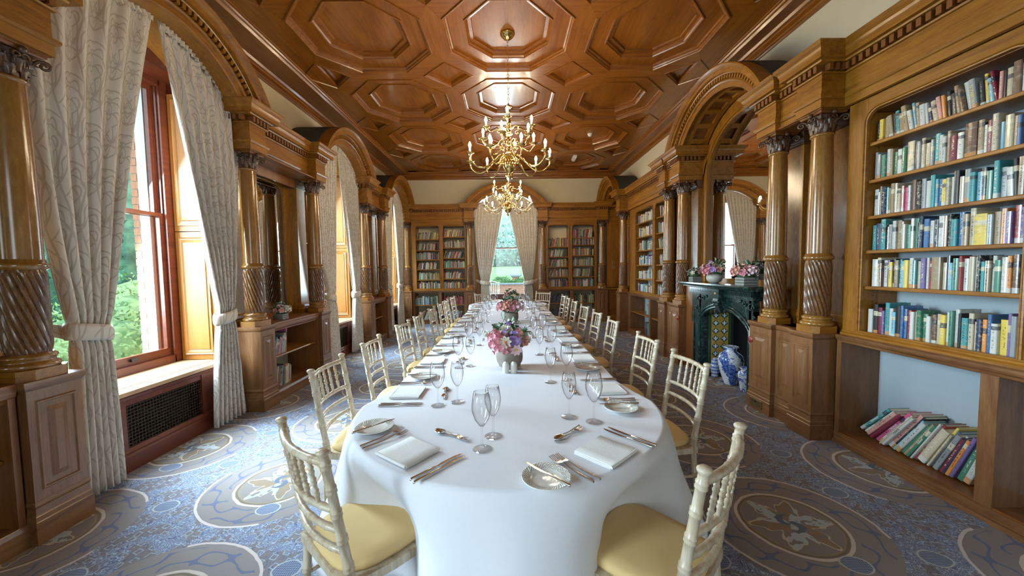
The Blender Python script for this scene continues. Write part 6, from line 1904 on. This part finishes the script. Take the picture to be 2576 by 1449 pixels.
# lettering that can be read on a few spines
def lettering(txt, P, rot, size, mat, label, parent=None, ext=.0004):
    c = bpy.data.curves.new('spine_lettering', 'FONT'); c.body = txt; c.size = size; c.extrude = ext; c.align_x = 'CENTER'; c.align_y = 'CENTER'; c.resolution_u = 2
    o = bpy.data.objects.new('lettering_tmp', c); COL.objects.link(o)
    dg = bpy.context.evaluated_depsgraph_get(); me = bpy.data.meshes.new_from_object(o.evaluated_get(dg))
    bpy.data.objects.remove(o); q = bpy.data.objects.new('spine_lettering', me); COL.objects.link(q)
    me.materials.clear(); me.materials.append(MT[mat]); 
    if parent is not None:
        q.parent = parent; q.matrix_parent_inverse = Matrix.Identity(4)
        bpy.context.view_layer.update()
        q.matrix_basis = parent.matrix_world.inverted() @ (Matrix.Translation(P) @ rot)
    return q
bpy.context.view_layer.update()
plain('letter_yellow', (.75, .60, .12), .5); plain('letter_white', (.75, .75, .72), .5); plain('letter_dark', (.03, .03, .04), .5)
def spine_text(book, txt, mat, frac=.8, down=True):
    """text running up or down the spine of a book of ours"""
    mw = book.matrix_world; th = mw.to_scale().x; ht = mw.to_scale().z
    P = mw @ Vector((.5, -.006, .5))
    ax = (mw.to_3x3() @ Vector((0, 0, 1))).normalized(); out = (mw.to_3x3() @ Vector((0, -1, 0))).normalized()
    xdir = -ax if down else ax
    ydir = out.cross(xdir)
    R = Matrix((xdir, ydir, out)).transposed().to_4x4()
    size = min(th * .72, ht * frac / (len(txt) * .62))
    lettering(txt, P, R, size, mat, None, book)
allb = {o['label']: o for o in bpy.data.objects if o.get('category') == 'book'}
def find(part):
    return [o for l, o in allb.items() if part in l][0]
for part, txt, mt in (('twenty-third from the left on the top shelf', 'ELIZABETH', 'letter_yellow'), ('twenty-fourth from the left on the top shelf', 'A HISTORY OF', 'letter_dark'), ('thirty-third from the left on the fourth shelf', 'THE SEVEN SISTERS', 'letter_yellow'),
                      ('first from the left in the leaning', 'GUINNESS', 'letter_white'), ('second from the left in the leaning', 'AMERICAN LIFE', 'letter_dark'), ('fifth from the left in the leaning', 'HORRIBLE', 'letter_white'), ('sixth from the left in the leaning', 'TELL ME THE ANSWER', 'letter_dark'),
                      ('eighth from the left in the leaning', 'ISLANDS', 'letter_dark'), ('fifteenth from the left in the leaning', 'JAMAICA', 'letter_white'), ('eighteenth from the left in the leaning', 'TO CHINA', 'letter_white'), ('twenty-second from the left in the leaning', 'ALMANAC', 'letter_white')):
    try:
        spine_text(find(part), txt, mt)
    except IndexError:
        pass

# ------------------------------------------------------------------ outside the windows
def foliage(m, C, R, n, L, rr, sq=(1, 1, 1), shell=.75):
    C = Vector(C)
    for k in range(n):
        u = Vector((rr.gauss(0, 1), rr.gauss(0, 1), rr.gauss(0, 1))).normalized()
        r = R * (shell + (1 - shell) * rr.random()) * (1 + .12 * math.sin(u.x * 7 + u.z * 5) + .10 * math.sin(u.y * 9 - u.z * 6))
        P = C + Vector((u.x * sq[0], u.y * sq[1], u.z * sq[2])) * r
        a = Vector((rr.gauss(0, 1), rr.gauss(0, 1), rr.gauss(0, 1))).normalized() * L * rr.uniform(.6, 1.3)
        b = a.cross(u).normalized() * L * .45
        m.add([P - a * .5, P + b * .5, P + a * .5, P - b * .5], [(0, 1, 2, 3)])
def plant(name, label, cat, loc, blobs, leaf, n, L, seed, mat, trunk=None, group=None):
    rr = random.Random(seed); t = thing(name, label, cat, loc, 0, group)
    m = M()
    for C, R, sq in blobs: foliage(m, C, R, n, L, rr, sq)
    o = m.build(leaf, mat, t); o['kind'] = 'stuff'
    m = M()
    for C, R, sq in blobs:
        m.lathe([(0, -R * sq[2] * .86), (R * .6 * sq[0], -R * sq[2] * .62), (R * .86 * sq[0], 0), (R * .6 * sq[0], R * sq[2] * .62), (0, R * sq[2] * .86)], 10, C)
    m.build('inner_foliage', mat, t)
    if name == 'clipped_box': M().lathe([(.05, 0), (.04, .5)], 8, (blobs[0][0][0], blobs[0][0][1], 0)).build('stem', 'bark', t)
    if trunk:
        M().lathe([(trunk[0], 0), (trunk[0] * .6, trunk[1])], 8, loc).build('trunk', 'bark', t)
    return t
g = M().add([(-60, -20, -.30), (-3.52, -20, -.30), (-3.52, 40, -.30), (-60, 40, -.30)], [(0, 1, 2, 3)]).build('side_lawn', 'lawn_grass'); g['kind'] = 'structure'
g = M().add([(-60, 22, .30), (60, 22, .30), (60, 36, .95), (-60, 36, .95), (60, 85, 2.0), (-60, 85, 2.0)], [(0, 1, 2, 3), (3, 2, 4, 5)]).build('far_lawn', 'lawn_grass'); g['kind'] = 'structure'
g = M().add([(-3.52, 10.62, -.02), (30, 10.62, -.02), (30, 22, -.02), (-3.52, 22, -.02)], [(0, 1, 2, 3)]).build('terrace_paving', 'paving'); g['kind'] = 'structure'
plant('flowering_bush', 'loose pale green bush outside the nearest window', 'bush', (-6.3, 5.6, -.3), [((-6.0, 5.2, .25), .95, (1, 1, .8)), ((-6.6, 6.3, .40), 1.0, (1, 1, .85)), ((-5.6, 4.2, .0), .75, (1, 1, .8)), ((-7.4, 7.4, .5), 1.1, (1, 1, .9)), ((-6.9, 4.6, .2), .9, (1, 1, .8)), ((-5.2, 3.3, -.05), .6, (1, 1, .8)), ((-5.4, 6.2, .1), .7, (1, 1, .8))], 'leaves', 2600, .085, 1, 'bush_leaf')
plant('conifer', 'tall dark conifer filling the view from the nearest window', 'tree', (-12, 11, -.3), [((-11.5, 10.5, 2.5), 3.0, (1, 1, 1.5)), ((-14, 13.5, 3.5), 3.4, (1, 1, 1.6)), ((-10.5, 13, 1.8), 2.2, (1, 1, 1.4)), ((-11.5, 10.5, 6.5), 2.2, (1, 1, 1.6))], 'needles', 4200, .22, 2, 'conifer_leaf', (.25, 3))
plant('conifer', 'second dark conifer behind the left garden bush', 'tree', (-14, 6, -.3), [((-13, 5.8, 2.5), 2.8, (1, 1, 1.5)), ((-15, 8.5, 3.2), 2.8, (1, 1, 1.7)), ((-13.5, 2.5, 3), 2.4, (1, 1, 1.6)), ((-13, 5.8, 6.5), 2.2, (1, 1, 1.5))], 'needles', 3200, .24, 3, 'conifer_leaf', (.25, 3))
for k, (x, y, R) in enumerate(((-.40, 19.2, .52), (.62, 19.0, .42), (-2.2, 18.9, .5), (3.2, 18.9, .5))):
    plant('clipped_box', ['domed clipped box bush beyond the terrace wall, centre of window', 'rounded clipped box bush at the right side of the end window', 'clipped box bush hidden at left beyond end window', 'clipped box bush at right beyond end window'][k], 'bush', (x, y, 0), [((x, y, .62), R * .95, (1.05, 1, .95))], 'leaves', 2500, .06, 10 + k, 'box_leaf', None, 'clipped box bushes')
m = M(); rr = random.Random(9)
t = thing('low_hedge', 'low clipped hedge running behind the terrace wall', 'hedge', (0, 18.6, 0))
for k in range(7000):
    P = Vector((rr.uniform(-5, 6), rr.uniform(18.0, 18.5), rr.uniform(.2, .88)));  a = Vector((rr.gauss(0, 1), rr.gauss(0, 1), rr.gauss(0, 1))).normalized() * .05; b = Vector((rr.gauss(0, 1), rr.gauss(0, 1), rr.gauss(0, 1))).normalized() * .03
    m.add([P - a, P + b, P + a, P - b], [(0, 1, 2, 3)])
o = m.build('leaves', 'box_leaf', t); o['kind'] = 'stuff'
M().box(-5, 6, 18.05, 18.45, 0, .84).build('inner_foliage', 'box_leaf', t)
for k, (x, y, R, hz) in enumerate(((-7, 74, 6.5, 5), (0, 78, 5.5, 4.4), (5.5, 75, 5.2, 5), (12, 76, 6.5, 6), (-15, 78, 7, 6), (20, 78, 7, 6), (1.5, 88, 6.5, 9.5))):
    plant('distant_tree', ['pale distant tree at the left edge of the end window view', 'hazy distant tree low in the middle of the end window', 'hazy distant tree right of centre in the end window', 'far tree right of the end window view', 'far tree left of end window view', 'farthest right distant tree', 'tall faint tree rising above the others in the end window'][k],
          'tree', (x, y, 2), [((x, y, hz), R, (1, 1, .85)), ((x + R * .6, y + 2, hz - 1), R * .7, (1, 1, .9))], 'leaves', 1500, .8, 30 + k, 'far_leaf', (.4, 4), 'distant trees across the lawn')
# brick terrace wall with slate coping; laid brick by brick
t = thing('garden_wall', 'low brick terrace wall with dark coping outside the end window', 'wall', (0, 16.2, 0))
M().box(-4, 5, 16.10, 16.38, 0, .74).build('wall_core', 'mortar', t)
M().box(-4.05, 5.05, 16.03, 16.45, .74, .80).build('coping', 'slate_coping', t)
base = None
for r in range(9):
    for k in range(13):
        x = -1.3 + k * .235 + (.117 if r % 2 else 0); z = .01 + r * .081
        if base is None: base = ML().box(-.110, .110, -.05, .05, 0, .071).build('brick', 'red_brick', t, bevel=.004); o = base
        else: o = share(base, t)
        o.location = Vector((x, 16.13, z)) - t.location
t = thing('gate_pier', 'small brick pier with stone cap beyond the box bushes', 'pier', (.55, 20.5, 0))
M().box(.22, .60, 20.3, 20.7, 0, 1.02).build('pier_shaft', 'red_brick', t); M().box(.08, .74, 20.2, 20.8, 1.02, 1.10).build('pier_cap', 'slate_coping', t); M().box(.16, .66, 20.25, 20.75, .96, 1.02).build('pier_neck', 'slate_coping', t)
# brick reveals outside the left windows, brick by brick
def brick_reveal(y0, lab, z1=3.3, n0=0):
    t = thing('brick_pier', lab, 'wall', (-3.8, y0 + .1, 0), 0)
    M().box(-3.665, -3.545, y0 + .005, y0 + .20, 0, z1 + .1).build('mortar_core', 'mortar', t)
    base = None; r = 0; z = .5
    while z < z1:
        offs = (.0,) if r % 2 == 0 else (-.03, .035)
        for q in offs:
            w = .125 if r % 2 == 0 else (.058 if q < 0 else .058)
            if base is None: base = ML().box(-.5, .5, -.05, .05, 0, .065).build('brick', 'red_brick', t); o = base
            else: o = share(base, t)
            o.scale = (w, 1, 1); o.location = Vector((-3.605 + q, y0 + .045, z)) - t.location
        z += .075; r += 1
brick_reveal(3.68, 'red brick window reveal outside the nearest window'); brick_reveal(6.78, 'red brick window reveal outside the second left window')
# teak garden chairs and table on the terrace
def garden_chair(loc, rz, lab):
    t = thing('garden_chair', lab, 'chair', loc, rz, 'pale wooden terrace chairs'); w = 'garden_teak'
    for x in (-.27, .27):
        ML().box(x - .025, x + .025, -.03, .03, 0, .98).build('back_post', w, t); ML().box(x - .025, x + .025, .42, .48, 0, .62).build('front_leg', w, t); ML().box(x - .035, x + .035, -.02, .50, .62, .65).build('armrest', w, t)
    ML().box(-.27, .27, 0, .46, .40, .44).build('seat', w, t)
    pts = [(-.25 + .5 * k / 10, -.01, .93 + .07 * math.sin(PI * k / 10)) for k in range(11)]
    ML().tube(pts, .028, 6).build('top_rail', w, t); ML().box(-.25, .25, -.02, .02, .50, .55).build('back_rail', w, t)
    for k in range(7): ML().box(-.21 + .07 * k - .014, -.21 + .07 * k + .014, -.012, .008, .54, .95).build('slat', w, t)
    return t
g1 = garden_chair((-.62, 13.4, 0), .1, 'pale wooden terrace chair outside, centre of the end window view')
dup(g1, (-1.15, 13.9, 0), -.2, 'pale wooden terrace chair outside, at the left of the end window')
t = thing('garden_table', 'pale wooden terrace table outside the end window', 'table', (-1.3, 14.8, 0))
M().box(-2.0, -.9, 14.4, 15.2, .70, .74).build('tabletop', 'garden_teak', t)
for x in (-1.9, -1.0):
    for y in (14.5, 15.1): M().box(x - .03, x + .03, y - .03, y + .03, 0, .7).build('leg', 'garden_teak', t)
bpy.context.view_layer.update()
